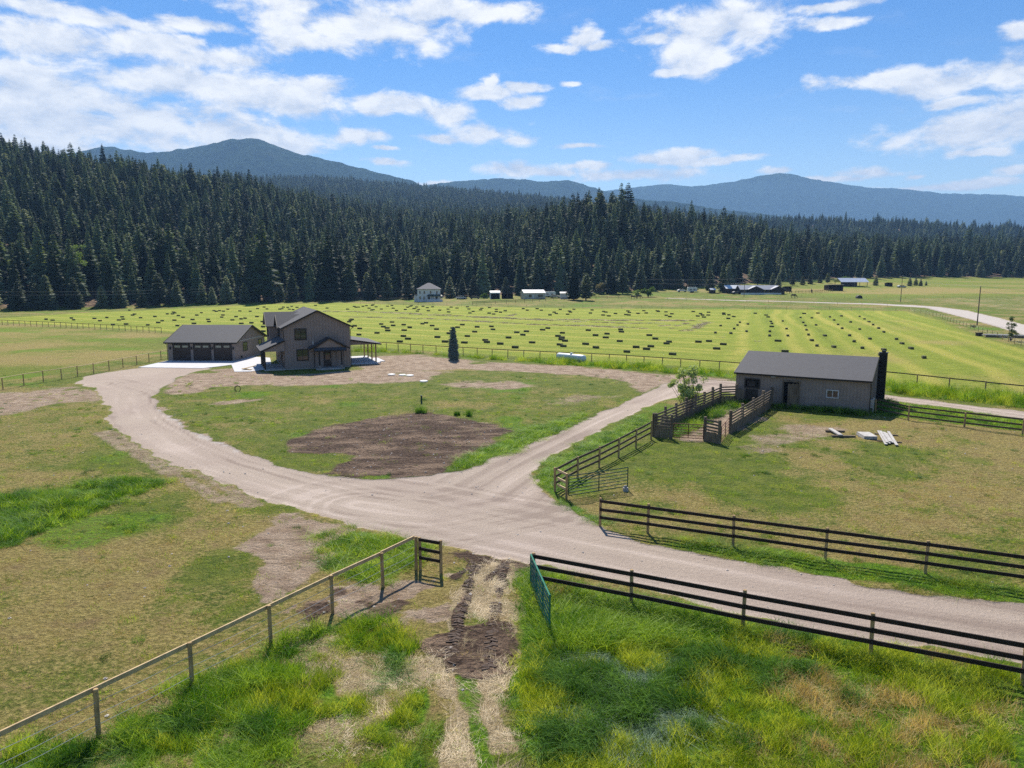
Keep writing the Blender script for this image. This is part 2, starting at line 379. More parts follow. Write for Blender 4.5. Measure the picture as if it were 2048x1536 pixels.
Z_['roadside2'] = W2([(1300,1086),(1380,1080),(1500,1098),(1650,1120),(1850,1145),(2048,1175),(2300,1215),(2300,1243),(2048,1210),(1750,1170),(1550,1134),(1400,1108)])
Z_['mound'] = W2([(-300,1020),(-100,1000),(60,985),(150,968),(240,955),(330,955),(345,965),(290,985),(240,1005),(170,1035),(60,1075),(-60,1120),(-300,1180)])
Z_['tuftL'] = W2([(-200,1560),(0,1500),(190,1440),(380,1370),(540,1295),(600,1275),(680,1260),(800,1240),(840,1290),(860,1400),(870,1480),(850,1640),(-300,1760)])
Z_['greenJ'] = W2([(628,1075),(700,1058),(800,1075),(860,1092),(850,1130),(770,1170),(720,1165),(660,1140),(640,1110)])
Z_['islandedge'] = W2([(880,945),(905,922),(960,900),(1040,865),(1100,845),(1180,825),(1160,845),(1085,880),(1010,910),(950,932),(905,944)])
Z_['leftfield'] = W2([(-400,640),(0,650),(120,655),(250,662),(337,668),(337,700),(270,714),(120,745),(0,770),(-400,850)])
Z_['mow'] = W2([(-500,637),(-200,638),(0,636),(160,626),(340,618),(540,608),(700,606),(850,611),(1000,614),(1200,617),(1400,618),(1600,619),(1815,622),(1880,640),(1960,672),(2060,700),(2200,745),(2500,830),(2500,850),(2200,810),(2060,794),(1933,780),(1805,766),(1650,753),(1470,742),(1331,731),(1209,722),(1098,717),(969,710),(854,703),(740,694),(337,664),(250,658),(120,651),(0,645),(-500,655)])
Z_['mowdry'] = W2([(1480,700),(1640,712),(1760,650),(1820,640),(1960,690),(2200,770),(2500,845),(2060,790),(1800,762),(1500,742)])
Z_['nfence'] = W2([(700,704),(740,700),(854,708),(969,716),(1098,722),(1209,727),(1331,736),(1470,747),(1470,756),(1380,750),(1200,735),(1000,722),(850,708)])
Z_['bfence'] = W2([(1770,768),(1805,770),(1933,784),(2060,798),(2400,842),(2400,862),(2060,818),(1933,803),(1780,788)])
Z_['bottomlush'] = W2([(2048,862),(1931,852),(1818,838),(1750,832),(1750,800),(1900,818),(2048,840),(2400,880),(2400,910)])
Z_['county'] = W2([(1330,596.0),(1400,598.2),(1500,601),(1640,604.5),(1750,607),(1830,610.5),(1880,614),(1935,621),(2000,636),(2060,652),(2200,700),(2300,740),(2300,762),(2180,711),(2048,670.5),(1990,652.5),(1940,638.5),(1895,627),(1850,615.5),(1750,609.3),(1640,606.1),(1500,602.4),(1400,599.3),(1330,596.9)])
Z_['raked'] = W2([(1740,597.5),(1850,596.5),(2060,594),(2400,592),(2400,660),(2150,640),(2048,627),(1950,612),(1880,604),(1780,600)])
Z_['behind'] = W2([(640,603),(850,608),(1000,611),(1200,614),(1400,615),(1600,616),(1810,619),(1850,616),(1750,611),(1640,608),(1330,599),(1000,598),(850,604)])
Z_['farright'] = W2([(1500,590),(1560,584),(1660,560),(1850,556),(2048,558),(2500,560),(2500,592),(2048,592),(1740,597)])
ROW1 = [(W2([(640,622),(800,626),(950,634),(1100,639),(1250,641),(1390,641)]), 3.2), (W2([(700,634),(850,637),(960,643),(1060,649),(1180,652),(1290,657)]), 2.2), (W2([(1372,662),(1392,656),(1405,648),(1420,644)]), 1.6),
        (W2([(1345,657),(1362,650),(1375,646)]), 1.0), (W2([(880,630),(1000,636),(1130,643),(1260,647),(1330,646)]), 1.6), (W2([(1322,652),(1336,650)]), 1.2), (W2([(1030,628),(1020,632)]), 1.2), (W2([(1500,681),(1530,684)]), .5), (W2([(1440,674),(1470,677)]), .5)]
RUT = [W2([(953,1118),(945,1150),(932,1190),(922,1220),(916,1250),(905,1290),(896,1336)]), W2([(1012,1116),(1002,1160),(998,1190),(988,1240),(982,1290),(975,1352)]), W2([(975,1160),(1000,1135),(1030,1116)]), W2([(912,1155),(935,1135),(960,1118)])]
TRK = [W2([(200,866),(245,890),(300,915),(345,945),(395,975),(440,1000)]), W2([(215,862),(262,885),(330,918),(400,948),(455,975),(500,1010)])]
WHITE = [W2([(312,812),(335,832),(372,856),(425,882),(470,900)]), W2([(1180,600),(1240,598),(1330,596)])]
DL = [W2([(180,770),(245,790),(262,840),(330,890),(430,935),(560,975),(720,1010),(860,1025),(1000,1000),(1100,930),(1200,875),(1320,810),(1400,775)]),
      W2([(720,1010),(900,1050),(1060,1080),(1200,1110),(1350,1140),(1500,1170),(1700,1210),(2048,1262),(2300,1310)]),
      W2([(1470,775),(1600,780),(1770,795),(1900,811),(2048,832)])]
MB1 = W2([(740,694), (1331,731)]); d1 = (MB1[1] - MB1[0]); d1 /= np.hypot(*d1); n1 = np.array([-d1[1], d1[0]])
MB2 = W2([(1900,735), (1690,640)]); d2 = (MB2[1] - MB2[0]); d2 /= np.hypot(*d2); n2 = np.array([-d2[1], d2[0]])
MSPL = W2([(1430,738), (1500,619)])
CHN = ['gravel', 'soil', 'pale', 'straw', 'lush', 'mow', 'dry', 'stripe']
def masks(X, Y):
    n1_ = fbm(X, Y, 3.0, 4, 11) - .5; n2_ = fbm(X, Y, .8, 3, 23) - .5; nb = fbm(X, Y, 14, 3, 31); nm = fbm(X, Y, 5, 4, 41)
    wob = n1_ * 1.3 + n2_ * .5; k = np.clip(Y / 60, .5, 4)
    P = lambda nm_, w=.35, a=1.0, off=0: sstep(sd_poly(X, Y, Z_[nm_]) + wob * a + off, -w * k, w * k)
    c = {q: np.zeros(X.shape) for q in CHN}
    # natural grass
    dry = np.clip(.38 + (nb - .5) * 1.1 + (nm - .5) * 1.2, 0, 1)
    lush = np.clip((fbm(X, Y, 7, 4, 77) - .56) * 4, 0, .6)
    leftlow = sstep(-X, 0, 6) * (1 - sstep(Y, 70, 90)) * (1 - sstep(Y, 90, 91))
    dry = np.clip(dry + leftlow * (.22 + .9 * (fbm(X, Y, 3.2, 4, 43) - .5) + .35 * sstep(-X / np.maximum(Y, 1), .35, .7)), 0, 1)
    pd = P('paddock', 1.5); dry = dry * (1 - pd) + pd * np.clip(.60 + (nm - .5) * 1.9 + (nb - .5) * 1.6, .05, 1); lush *= 1 - .6 * pd
    lf = P('leftfield', 2, 2); dry = dry * (1 - lf) + lf * np.clip(.45 + (fbm(X * .5, Y, 16, 3, 3) - .5) * 2.2, 0, 1); c['mow'] += lf * .42
    bh = P('behind', 2, 2); dry = dry * (1 - bh) + bh * np.clip(.5 + (nb - .5) * 1.2, 0, 1)
    fr = P('farright', 3, 2); dry = dry * (1 - fr) + fr * np.clip(.42 + (fbm(X * .3, Y, 20, 3, 8) - .5) * 2, 0, 1); c['mow'] += fr * .5
    island = (X > -48) & (X < 14) & (Y > 45) & (Y < 96); dry = np.where(island, dry * .62, dry)
    for nm_, a_ in (('roadside', .8), ('roadside2', .75), ('mound', 1), ('greenJ', .7), ('islandedge', .9), ('nfence', .75), ('bfence', .7), ('bottomlush', .6), ('lushR', .85)):
        q = P(nm_, .6, 1.2) * a_ * np.clip(.75 + (nm - .5) * 1.2, .2, 1); lush = np.maximum(lush, q); dry = dry * (1 - q * .7)
    tl = P('tuftL', .8, 1.5); tuft = sstep(fbm(X, Y, 1.3, 3, 91), .34, .50)
    lush = np.maximum(lush, tl * tuft * .9); c['straw'] = np.maximum(c['straw'], tl * (1 - tuft) * .6 * sstep(nm, .35, .6))
    # hay field
    mw = P('mow', 1.0, .8); sp = (X - MSPL[0][0]) * (MSPL[1][1] - MSPL[0][1]) - (Y - MSPL[0][1]) * (MSPL[1][0] - MSPL[0][0])
    wv = (fbm(X, Y, 25, 2, 51) - .5) * 3
    s1 = np.sin(((X * n1[0] + Y * n1[1]) + wv * 1.4) * 2 * np.pi / 6.2) * .5 + .4 * np.sin(((X * n1[0] + Y * n1[1]) - wv) * 2 * np.pi / 15.0); s2 = np.sin(((X * n2[0] + Y * n2[1]) + wv * 1.5) * 2 * np.pi / 4.6) * .55 + .5 * np.sin(((X * n2[0] + Y * n2[1]) + wv) * 2 * np.pi / 11.0 + 1)
    spb = sstep(sp / np.hypot(*(MSPL[1] - MSPL[0])) + n1_ * 14, -5, 5); c['stripe'] = (spb * s2 * 1.0 + (1 - spb) * s1 * .95) * mw * (.4 + .9 * fbm(X, Y, 18, 3, 55))
    c['mow'] = np.maximum(c['mow'], mw); md = P('mowdry', 4, 3)
    dry = np.where(mw > .5, np.clip(.14 + (nb - .5) * .9, 0, .6) + .35 * md, dry); lush = lush * (1 - mw)
    for ln, wd in ROW1:
        dd = d_line(X, Y, ln); q = sstep(wd * (1.0 + n1_ * 1.6) - dd, -.5, .5) * sstep(fbm(X * .6, Y * 1.5, 2.2, 3, 61), .38, .56)
        c['straw'] = np.maximum(c['straw'], q * .6)
    rk = P('raked', 1.5); rs = np.sin((Y + .18 * X + wv) * 2 * np.pi / 7.5); c['straw'] = np.maximum(c['straw'], rk * sstep(rs + n1_ * 2, -.2, .6) * .6); c['pale'] = np.maximum(c['pale'], rk * .25)
    # dirt
    for nm_, a_ in (('north', .85), ('yard', .9), ('dirtL', .75), ('pale1', .9), ('patch1', .75), ('patch2', .55), ('patch3', .9), ('corral', .8), ('barnyard', .6), ('churn', .8)):
        thr = sstep(nm + .35 * a_, .42, .66) if nm_ in ('dirtL', 'patch2', 'barnyard', 'yard', 'patch1', 'north') else (sstep(fbm(X, Y, 1.5, 4, 73), .42, .56) if nm_ == 'churn' else 1)
        c['pale'] = np.maximum(c['pale'], P(nm_, 1.1, 2.6) * a_ * thr)
    for t in TRK:
        dd = d_line(X, Y, t); c['pale'] = np.maximum(c['pale'], sstep(.75 + n1_ * 1.2 - dd, -.3, .3) * .6)
    for nm_, a_ in (('soil', 1), ('soil2', .95), ('soil3', 1), ('soil4', .8)):
        q = P(nm_, .3, 1.2) if nm_ == 'soil3' else P(nm_, 1.0, 2.4); th = sstep(nm, .1, .25)*.5+.5 if nm_ != 'soil3' else 1
        if nm_ == 'soil2': th = sstep(fbm(X, Y, 1.6, 3, 71), .34, .5)
        c['soil'] = np.maximum(c['soil'], q * a_ * th)
    q = P('soil', .3, 1.2) * sstep(fbm(X + Y * .5, Y * 2 - X, 4.0, 4, 81), .52, .85); c['pale'] = np.maximum(c['pale'], q * .75); c['soil'] *= 1 - q * .5
    rut = np.zeros(X.shape)
    for t in RUT: rut = np.maximum(rut, sstep(.19 + n2_ * .5 + n1_ * .2 - d_line(X, Y, t), -.08, .08))
    sa = P('strawA', .25, .7); st = P('strip', .25, .5)
    c['straw'] = np.maximum(c['straw'], sa * (1 - st * .85) * sstep(fbm(X, Y, 1.3, 3, 15), .25, .42)); c['straw'] *= 1 - P('soil3', .2, .9) * (1 - .55 * sstep(fbm(X, Y, .5, 3, 16), .5, .62))
    c['straw'] *= 1 - rut; c['soil'] = np.maximum(c['soil'], rut)
    lush = np.maximum(lush * (1 - sa), st * .7)
    wood = sstep(Y - np.interp(np.clip(X / np.maximum(Y, 1), KT[0], KT[-1]), KT, Yt) + n1_ * 6, 0, 8) * (Y > 100)
    c['soil'] = np.maximum(c['soil'], wood * .85); lush = lush * (1 - wood); dry = np.where(wood > .5, .6, dry); c['pale'] = np.maximum(c['pale'] * (1 - wood), wood * sstep(fbm(X, Y, 26, 3, 401), .66, .74) * .7)
    # gravel
    dr = P('drive', .3, 1.05); ct = P('county', .25, .3)
    gr = np.maximum(dr, ct); c['gravel'] = gr
    for q in ('soil', 'straw'): c[q] = c[q] * (1 - gr)
    lush = lush * (1 - gr); c['mow'] = c['mow'] * (1 - gr); c['pale'] = np.maximum(c['pale'] * (1 - gr), ct * .9)
    for t in WHITE[:1]:
        dd = d_line(X, Y, t); c['pale'] = np.maximum(c['pale'], sstep(.45 - dd + n2_ * 2.2, 0, .5) * .8)
    tr = np.zeros(X.shape); fine = np.zeros(X.shape)
    for t in DL:
        dd = d_line(X, Y, t, 6) + (n1_) * .35; fine = fine + np.where(dd < 6, (vn(dd * 2.6, X * .07 + Y * .07, 5) - .5) * 1.5 + (vn(dd * 6, X * .1 - Y * .05, 6) - .5) * .8, 0)
        tr = np.maximum(tr, np.exp(-((dd - .85) / .33) ** 2)) - .25 * np.exp(-((dd - 2.0) / .5) ** 2)
    c['stripe'] = np.where(gr > .3, np.clip(tr * .7 + fine + (fbm(X, Y, 4, 3, 58) - .5) * 1.2, -1, 1), c['stripe'])
    c['dry'] = dry; c['lush'] = lush
    return c

# ------------------------------------------------------------------ ground sheet (polar grid, finer towards the place)
def grid_mesh(name, xs, ys, zs, m_, attrs=None, closed=False):
    nr, na = xs.shape; me = bpy.data.meshes.new(name)
    co = np.stack([xs, ys, zs], -1).reshape(-1, 3)
    i = np.arange(nr * na).reshape(nr, na)
    if closed: a, b, c, d = i[:-1, :], np.roll(i, -1, 1)[:-1, :], np.roll(i, -1, 1)[1:, :], i[1:, :]
    else: a, b, c, d = i[:-1, :-1], i[:-1, 1:], i[1:, 1:], i[1:, :-1]
    q = np.stack([a, b, c, d], -1).reshape(-1, 4)
    me.vertices.add(len(co)); me.vertices.foreach_set('co', co.ravel())
    me.loops.add(q.size); me.loops.foreach_set('vertex_index', q.ravel().astype(np.int32))
    me.polygons.add(len(q)); me.polygons.foreach_set('loop_start', np.arange(0, q.size, 4, dtype=np.int32))
    try: me.polygons.foreach_set('loop_total', np.full(len(q), 4, np.int32))
    except Exception: pass
    me.update(calc_edges=True); me.polygons.foreach_set('use_smooth', [True] * len(q))
    for k, v in (attrs or {}).items():
        at = me.attributes.new(k, 'FLOAT_COLOR', 'POINT'); at.data.foreach_set('color', v.reshape(-1, 4).astype(np.float32).ravel())
    me.materials.append(m_); o = bpy.data.objects.new(name, me); col.objects.link(o); return o

gm = bpy.data.materials.new('ground'); gm.use_nodes = True; T = NT(gm.node_tree); b = T.n['Principled BSDF']
pos = T.node('ShaderNodeNewGeometry').outputs['Position']
def attr(nm_):
    a = T.node('ShaderNodeAttribute'); a.attribute_name = nm_; s_ = T.node('ShaderNodeSeparateColor'); T.l.new(a.outputs['Color'], s_.inputs[0])
    return [*s_.outputs, a.outputs['Alpha']]
gA = attr('surface_a'); gB = attr('surface_b')
a_gr, a_so, a_pa, a_st = gA; a_lu, a_mo, a_dr, a_sp = gB
strp = T.m('MULTIPLY_ADD', a_sp, 2.0, -1.0)
nL = T.noise(pos, .12, 5, .6); nM = T.noise(pos, .8, 5, .62); nF = T.noise(pos, 4.5, 5, .65); nX = T.noise(pos, 22, 4, .65)
blade = T.noise(T.vm('MULTIPLY', pos, (1, .45, 1)), 14, 4, .7, .6)
def edge(a, amt=.9, w=.16):
    v = T.m('ADD', a, T.m('MULTIPLY', T.m('SUBTRACT', T.m('MULTIPLY_ADD', nX, .35, T.m('MULTIPLY', nF, .65)), .5), amt))
    return T.ss(v, .5 - w, .5 + w)
green = T.mix(T.ss(nF, .3, .7), (.060, .100, .010), (.145, .19, .022)); green = T.mix(T.ss(nM, .35, .7), green, (.19, .215, .03))
tan = T.mix(T.ss(nF, .3, .7), (.22, .17, .05), (.42, .34, .12)); tan = T.mix(T.m('MULTIPLY', T.ss(nM, .45, .75), .7), tan, (.23, .15, .075))
dryv = T.m('ADD', a_dr, T.m('MULTIPLY', T.m('SUBTRACT', nF, .5), 1.3)); base = T.mix(T.ss(T.m('ADD', dryv, T.m('MULTIPLY', T.m('SUBTRACT', T.noise(pos, .35, 5, .7), .5), 1.8)), .25, .85), green, tan)
base = T.mix(T.m('MULTIPLY', T.ss(nX, .5, .7), .5), base, (.045, .06, .015))
lushc = T.mix(T.ss(nF, .35, .7), (.055, .15, .006), (.17, .30, .010)); base = T.mix(T.ss(T.m('ADD', a_lu, T.m('MULTIPLY', T.m('SUBTRACT', nF, .5), .9)), .25, .75), base, lushc)
mowc = T.mix(T.ss(T.noise(T.vm('MULTIPLY', pos, (.3, 1, 1)), .9, 5, .65), .3, .7), (.19, .245, .02), (.295, .345, .034))
mowc = T.mix(T.ss(T.m('ADD', strp, T.m('MULTIPLY', T.m('SUBTRACT', nM, .5), 1.4)), -.3, 1.0), mowc, (.40, .38, .065))
mowc = T.mix(T.ss(T.m('ADD', strp, T.m('MULTIPLY', T.m('SUBTRACT', nM, .5), 2)), -.45, -1.2), mowc, (.17, .22, .02))
mowc = T.mix(T.ss(T.m('ADD', a_dr, T.m('MULTIPLY', T.m('SUBTRACT', nM, .5), .8)), .3, 1.0), mowc, (.36, .30, .085))
base = T.mix(T.m('MULTIPLY', a_mo, T.m('MULTIPLY_ADD', T.ss(a_mo, .4, .9), .4, .6)), base, mowc)
palec = T.mix(T.ss(nM, .3, .7), (.29, .20, .135), (.52, .40, .29)); palec = T.mix(T.m('MULTIPLY', T.ss(blade, .45, .75), .4), palec, (.17, .13, .09)); strk = T.noise(T.vm('MULTIPLY', T.vm('ADD', pos, T.vm('MULTIPLY', T.noise(pos, .12, 2, out=1), (9, 9, 0))), (.25, 1.6, 1)), 1.1, 5, .65)
palec = T.mix(T.m('MULTIPLY', T.ss(strk, .5, .68), .6), palec, (.16, .11, .07)); palec = T.mix(T.m('MULTIPLY', T.ss(nF, .6, .7), .55), palec, (.13, .14, .035))
base = T.mix(edge(a_pa, 1.5, .2), base, palec)
soilc = T.mix(T.ss(nF, .3, .7), (.045, .026, .018), (.17, .11, .075)); soilc = T.mix(T.m('MULTIPLY', T.ss(T.noise(T.vm('MULTIPLY', pos, (.5, 1.3, 1)), .45, 6, .7), .44, .64), .85), soilc, (.36, .25, .17)); soilc = T.mix(T.m('MULTIPLY', T.ss(T.noise(pos, 1.7, 5, .7), .55, .7), .7), soilc, (.05, .03, .02)); soilc = T.mix(T.m('MULTIPLY', T.ss(nX, .58, .7), .5), soilc, (.22, .17, .12))
base = T.mix(edge(a_so, 1.1, .2), base, soilc)
strc = T.mix(T.ss(T.noise(T.vm('MULTIPLY', pos, (1, .3, 1)), 16, 5, .7, 1.2), .3, .7), (.25, .18, .085), (.58, .47, .29))
base = T.mix(edge(a_st, .9, .2), base, strc)
stone = T.noise(pos, 30, 3, .8); vor = T.node('ShaderNodeTexVoronoi'); T.put(vor.inputs['Vector'], pos); vor.inputs['Scale'].default_value = 16
grc = T.mix(T.ss(stone, .3, .7), (.23, .18, .14), (.58, .48, .395)); grc = T.mix(T.m('MULTIPLY', T.ss(vor.outputs['Distance'], .35, .05), .35), grc, (.68, .59, .53))
grc = T.mix(T.m('MULTIPLY', T.ss(nL, .35, .7), .5), grc, (.34, .265, .225)); grc = T.mix(T.m('MULTIPLY', T.ss(strp, .1, 1), .5), grc, (.60, .50, .43))
grc = T.mix(T.m('MULTIPLY', T.ss(strp, -.1, -.9), .55), grc, (.215, .16, .13)); grc = T.mix(T.m('MULTIPLY', T.ss(nM, .62, .75), .3), grc, (.20, .16, .145))
grc = T.mix(T.m('MULTIPLY', T.ss(a_pa, .4, 1), .8), grc, (.50, .46, .42))
base = T.mix(edge(a_gr, 1.0, .16), base, grc)
T.put(b.inputs['Base Color'], base); b.inputs['Roughness'].default_value = .92; b.inputs['Specular IOR Level'].default_value = .15
soft = T.m('SUBTRACT', 1.0, T.m('MULTIPLY', a_gr, .75))
hgt = T.m('ADD', T.m('MULTIPLY', T.m('ADD', blade, T.m('MULTIPLY', nF, 1.5)), soft), T.m('ADD', T.m('MULTIPLY', stone, .25), T.m('MULTIPLY', T.m('MULTIPLY', nF, a_so), 2.0)))
T.put(b.inputs['Normal'], T.bump(hgt, 1.0, .16))

azs = np.concatenate([np.linspace(-math.pi, -.86, 40, endpoint=False), np.linspace(-.86, .86, 380), np.linspace(.86, math.pi, 40, endpoint=False)[1:]])
rr = np.concatenate([[.05, 4, 8, 11], np.geomspace(13, 260, 560), np.geomspace(264, 900, 150), np.geomspace(915, 3000, 70), np.geomspace(3200, 11000, 12)])
AZ, RR = np.meshgrid(azs, rr); GX = RR * np.sin(AZ); GY = RR * np.cos(AZ)
flat = (RR < 1000) & (np.abs(AZ) < .9)
mk = masks(GX, GY)
rel = (fbm(GX, GY, 1.1, 3, 101) - .5) * .12 * (1 - mk['gravel'] * .9) * (1 - sstep(RR, 60, 140)) + (fbm(GX, GY, 6, 2, 102) - .5) * .25 * (1 - mk['gravel']) * sstep(RR, 12, 20) * (1 - sstep(RR, 70, 120)) * .5
rel = rel + mk['soil'] * (fbm(GX, GY, .7, 3, 103) - .5) * .16
rel = np.where((GY > 60) & (GX > -70) & (GX < -12) & (GY > 92), 0, rel)
GZ = gz(GX, GY) + rel
def relief(x, y): return 0
zero = np.zeros(GX.shape)
SA = np.stack([mk['gravel'], mk['soil'], mk['pale'], mk['straw']], -1); SB = np.stack([mk['lush'], mk['mow'], mk['dry'], mk['stripe'] * .5 + .5], -1)
g_o = grid_mesh('ground', GX, GY, GZ, gm, {'surface_a': np.clip(SA, 0, 1), 'surface_b': np.clip(SB, 0, 1)}, closed=True)
tag(g_o, kind='structure')

# ------------------------------------------------------------------ far mountains
mm = bpy.data.materials.new('forested_mountain'); mm.use_nodes = True; T = NT(mm.node_tree); b = T.n['Principled BSDF']
pos = T.node('ShaderNodeNewGeometry').outputs['Position']
n_a = T.noise(pos, .03, 6, .7); n_b = T.noise(pos, .0028, 5, .6)
c_ = T.mix(T.ss(n_a, .35, .65), (.012, .028, .020), (.050, .080, .045)); c_ = T.mix(T.m('MULTIPLY', T.ss(T.noise(pos, .009, 6, .75), .5, .62), .6), c_, (.012, .022, .018)); c_ = T.mix(T.m('MULTIPLY', T.ss(n_b, .62, .72), .5), c_, (.10, .11, .08))
T.put(b.inputs['Base Color'], c_); b.inputs['Roughness'].default_value = 1; b.inputs['Specular IOR Level'].default_value = 0
T.put(b.inputs['Normal'], T.bump(n_a, 1, 30))
def mountain(knots, Ym, depth, seed, base=-20):
    kx = np.array([(k[0] - 1024) / F for k in knots]); kz = np.array([H + Ym * float(slope(k[1])) for k in knots])
    ts = np.linspace(kx[0], kx[-1], 560); ridge = np.interp(ts, kx, kz)
    ker = np.hanning(15); ker /= ker.sum(); ridge = np.convolve(np.pad(ridge, 7, 'edge'), ker, 'valid')
    vs = np.linspace(-1, 1, 70); TT, VV = np.meshgrid(ts, vs); RG = np.broadcast_to(ridge, TT.shape)
    YY = Ym + VV * depth; XX = TT * Ym + (YY - Ym) * TT * .9
    prof = np.clip(1 - np.abs(VV) ** 1.25, 0, 1)
    rav = (fbm(XX, YY * .4, 420, 5, seed) - .5) * 2
    ZZ = base + (RG - base) * prof * (1 + .34 * rav * (np.abs(VV) ** .7) * (1 - np.abs(VV) * .3)) + (fbm(XX, YY, 45, 3, seed + 5) - .5) * 16 * np.minimum(1, prof * 4)
    ZZ = np.where(np.abs(VV) > .99, base, np.maximum(ZZ, base))
    tag(grid_mesh('mountain', XX, YY, ZZ, mm), kind='structure')
mountain([(-700,420),(-300,350),(60,335),(150,310),(210,298),(245,290),(290,299),(330,303),(380,299),(430,291),(480,280),(520,277),(545,281),(575,294),(610,306),(640,314),(700,327),(750,339),(790,352),(830,362),(900,392),(1000,450)], 4300, 1100, 1)
mountain([(600,420),(800,382),(880,368),(940,361),(1000,355),(1050,357),(1090,363),(1130,361),(1160,368),(1200,380),(1240,394),(1320,425),(1400,450)], 5600, 1100, 2)
mountain([(900,440),(1100,396),(1210,382),(1260,376),(1300,370),(1325,367),(1350,371),(1400,372),(1440,364),(1480,355),(1510,349),(1540,345),(1570,350),(1600,357),(1640,364),(1680,370),(1720,374),(1780,377),(1850,384),(1920,388),(1980,391),(2048,396),(2250,408),(2700,440)], 7800, 1500, 3)
mountain([(1150,420),(1250,396),(1300,399),(1340,403),(1420,416),(1500,426),(1600,440)], 3900, 500, 4)
# ------------------------------------------------------------------ foliage materials
def leaf_mat(name, c1, c2, trans=.3, nscale=.25, rough=.6, ivar=.25, fine=6):
    mt = bpy.data.materials.new(name); mt.use_nodes = True; T = NT(mt.node_tree); T.n.remove(T.n['Principled BSDF']); o_ = T.n['Material Output']
    pos = T.node('ShaderNodeNewGeometry').outputs['Position']; n = T.noise(pos, nscale, 4, .6); nf = T.noise(pos, fine, 2)
    rnd = T.node('ShaderNodeObjectInfo').outputs['Random']
    f = T.ss(T.m('ADD', T.m('MULTIPLY_ADD', n, .7, T.m('MULTIPLY', nf, .3)), T.m('MULTIPLY', T.m('SUBTRACT', rnd, .5), .6)), .25, .75)
    c = T.mix(f, c1, c2); hsv = T.node('ShaderNodeHueSaturation'); T.put(hsv.inputs['Color'], c)
    T.put(hsv.inputs['Value'], T.m('MULTIPLY_ADD', rnd, ivar * 2, 1 - ivar)); T.put(hsv.inputs['Saturation'], T.m('MULTIPLY_ADD', rnd, -.2, 1.05))
    d = T.node('ShaderNodeBsdfPrincipled'); T.put(d.inputs['Base Color'], hsv.outputs[0]); d.inputs['Roughness'].default_value = rough; d.inputs['Specular IOR Level'].default_value = .2
    if trans:
        t = T.node('ShaderNodeBsdfTranslucent'); T.put(t.inputs['Color'], T.mix(1.0, hsv.outputs[0], (1.5, 1.35, .55), 'MULTIPLY'))
        mx = T.node('ShaderNodeMixShader'); mx.inputs[0].default_value = trans; T.l.new(d.outputs[0], mx.inputs[1]); T.l.new(t.outputs[0], mx.inputs[2]); T.l.new(mx.outputs[0], o_.inputs[0])
    else: T.l.new(d.outputs[0], o_.inputs[0])
    return mt
conif = leaf_mat('conifer_needles', (.028, .056, .036), (.098, .146, .076), .26, .05, .7, .55, .6)
conif2 = leaf_mat('pine_needles', (.08, .11, .075), (.19, .23, .14), .25, .03, .7, .3, .6)
spruce_m = leaf_mat('blue_spruce_needles', (.05, .085, .075), (.15, .21, .19), .08, 1, .7, .1)
leafy = leaf_mat('green_leaves', (.05, .09, .02), (.12, .18, .045), .3, 1.2, .6, .15)
willow = leaf_mat('willow_leaves', (.08, .15, .03), (.16, .26, .06), .35, .6, .6, .15)
autumn = leaf_mat('olive_leaves', (.10, .095, .035), (.20, .18, .07), .3, .6, .6, .15)
bark = mat('bark', (.12, .09, .07), .9, (.06, .045, .035), 3, .5, nvec=(1, 1, .3))
def mesh_np(name, verts, faces, m_, crown=None):
    me = bpy.data.meshes.new(name); me.from_pydata(verts, [], faces); me.update(); me.materials.append(m_)
    if crown is not None:                # foliage normals that follow the rounded crown, so it shades as one mass of needles
        me.polygons.foreach_set('use_smooth', [True] * len(me.polygons)); V_ = np.array(verts, float); z0_, zr_ = crown
        N_ = V_.copy(); N_[:, 2] = 0; N_ /= np.maximum(np.linalg.norm(N_, axis=1, keepdims=True), .3); N_ *= .55; N_[:, 2] = .95 + .4 * (V_[:, 2] - z0_) / max(zr_, .1)
        N_ += np.random.default_rng(1).normal(0, .28, N_.shape); N_ /= np.linalg.norm(N_, axis=1, keepdims=True); me.normals_split_custom_set_from_vertices(N_.tolist())
    return me
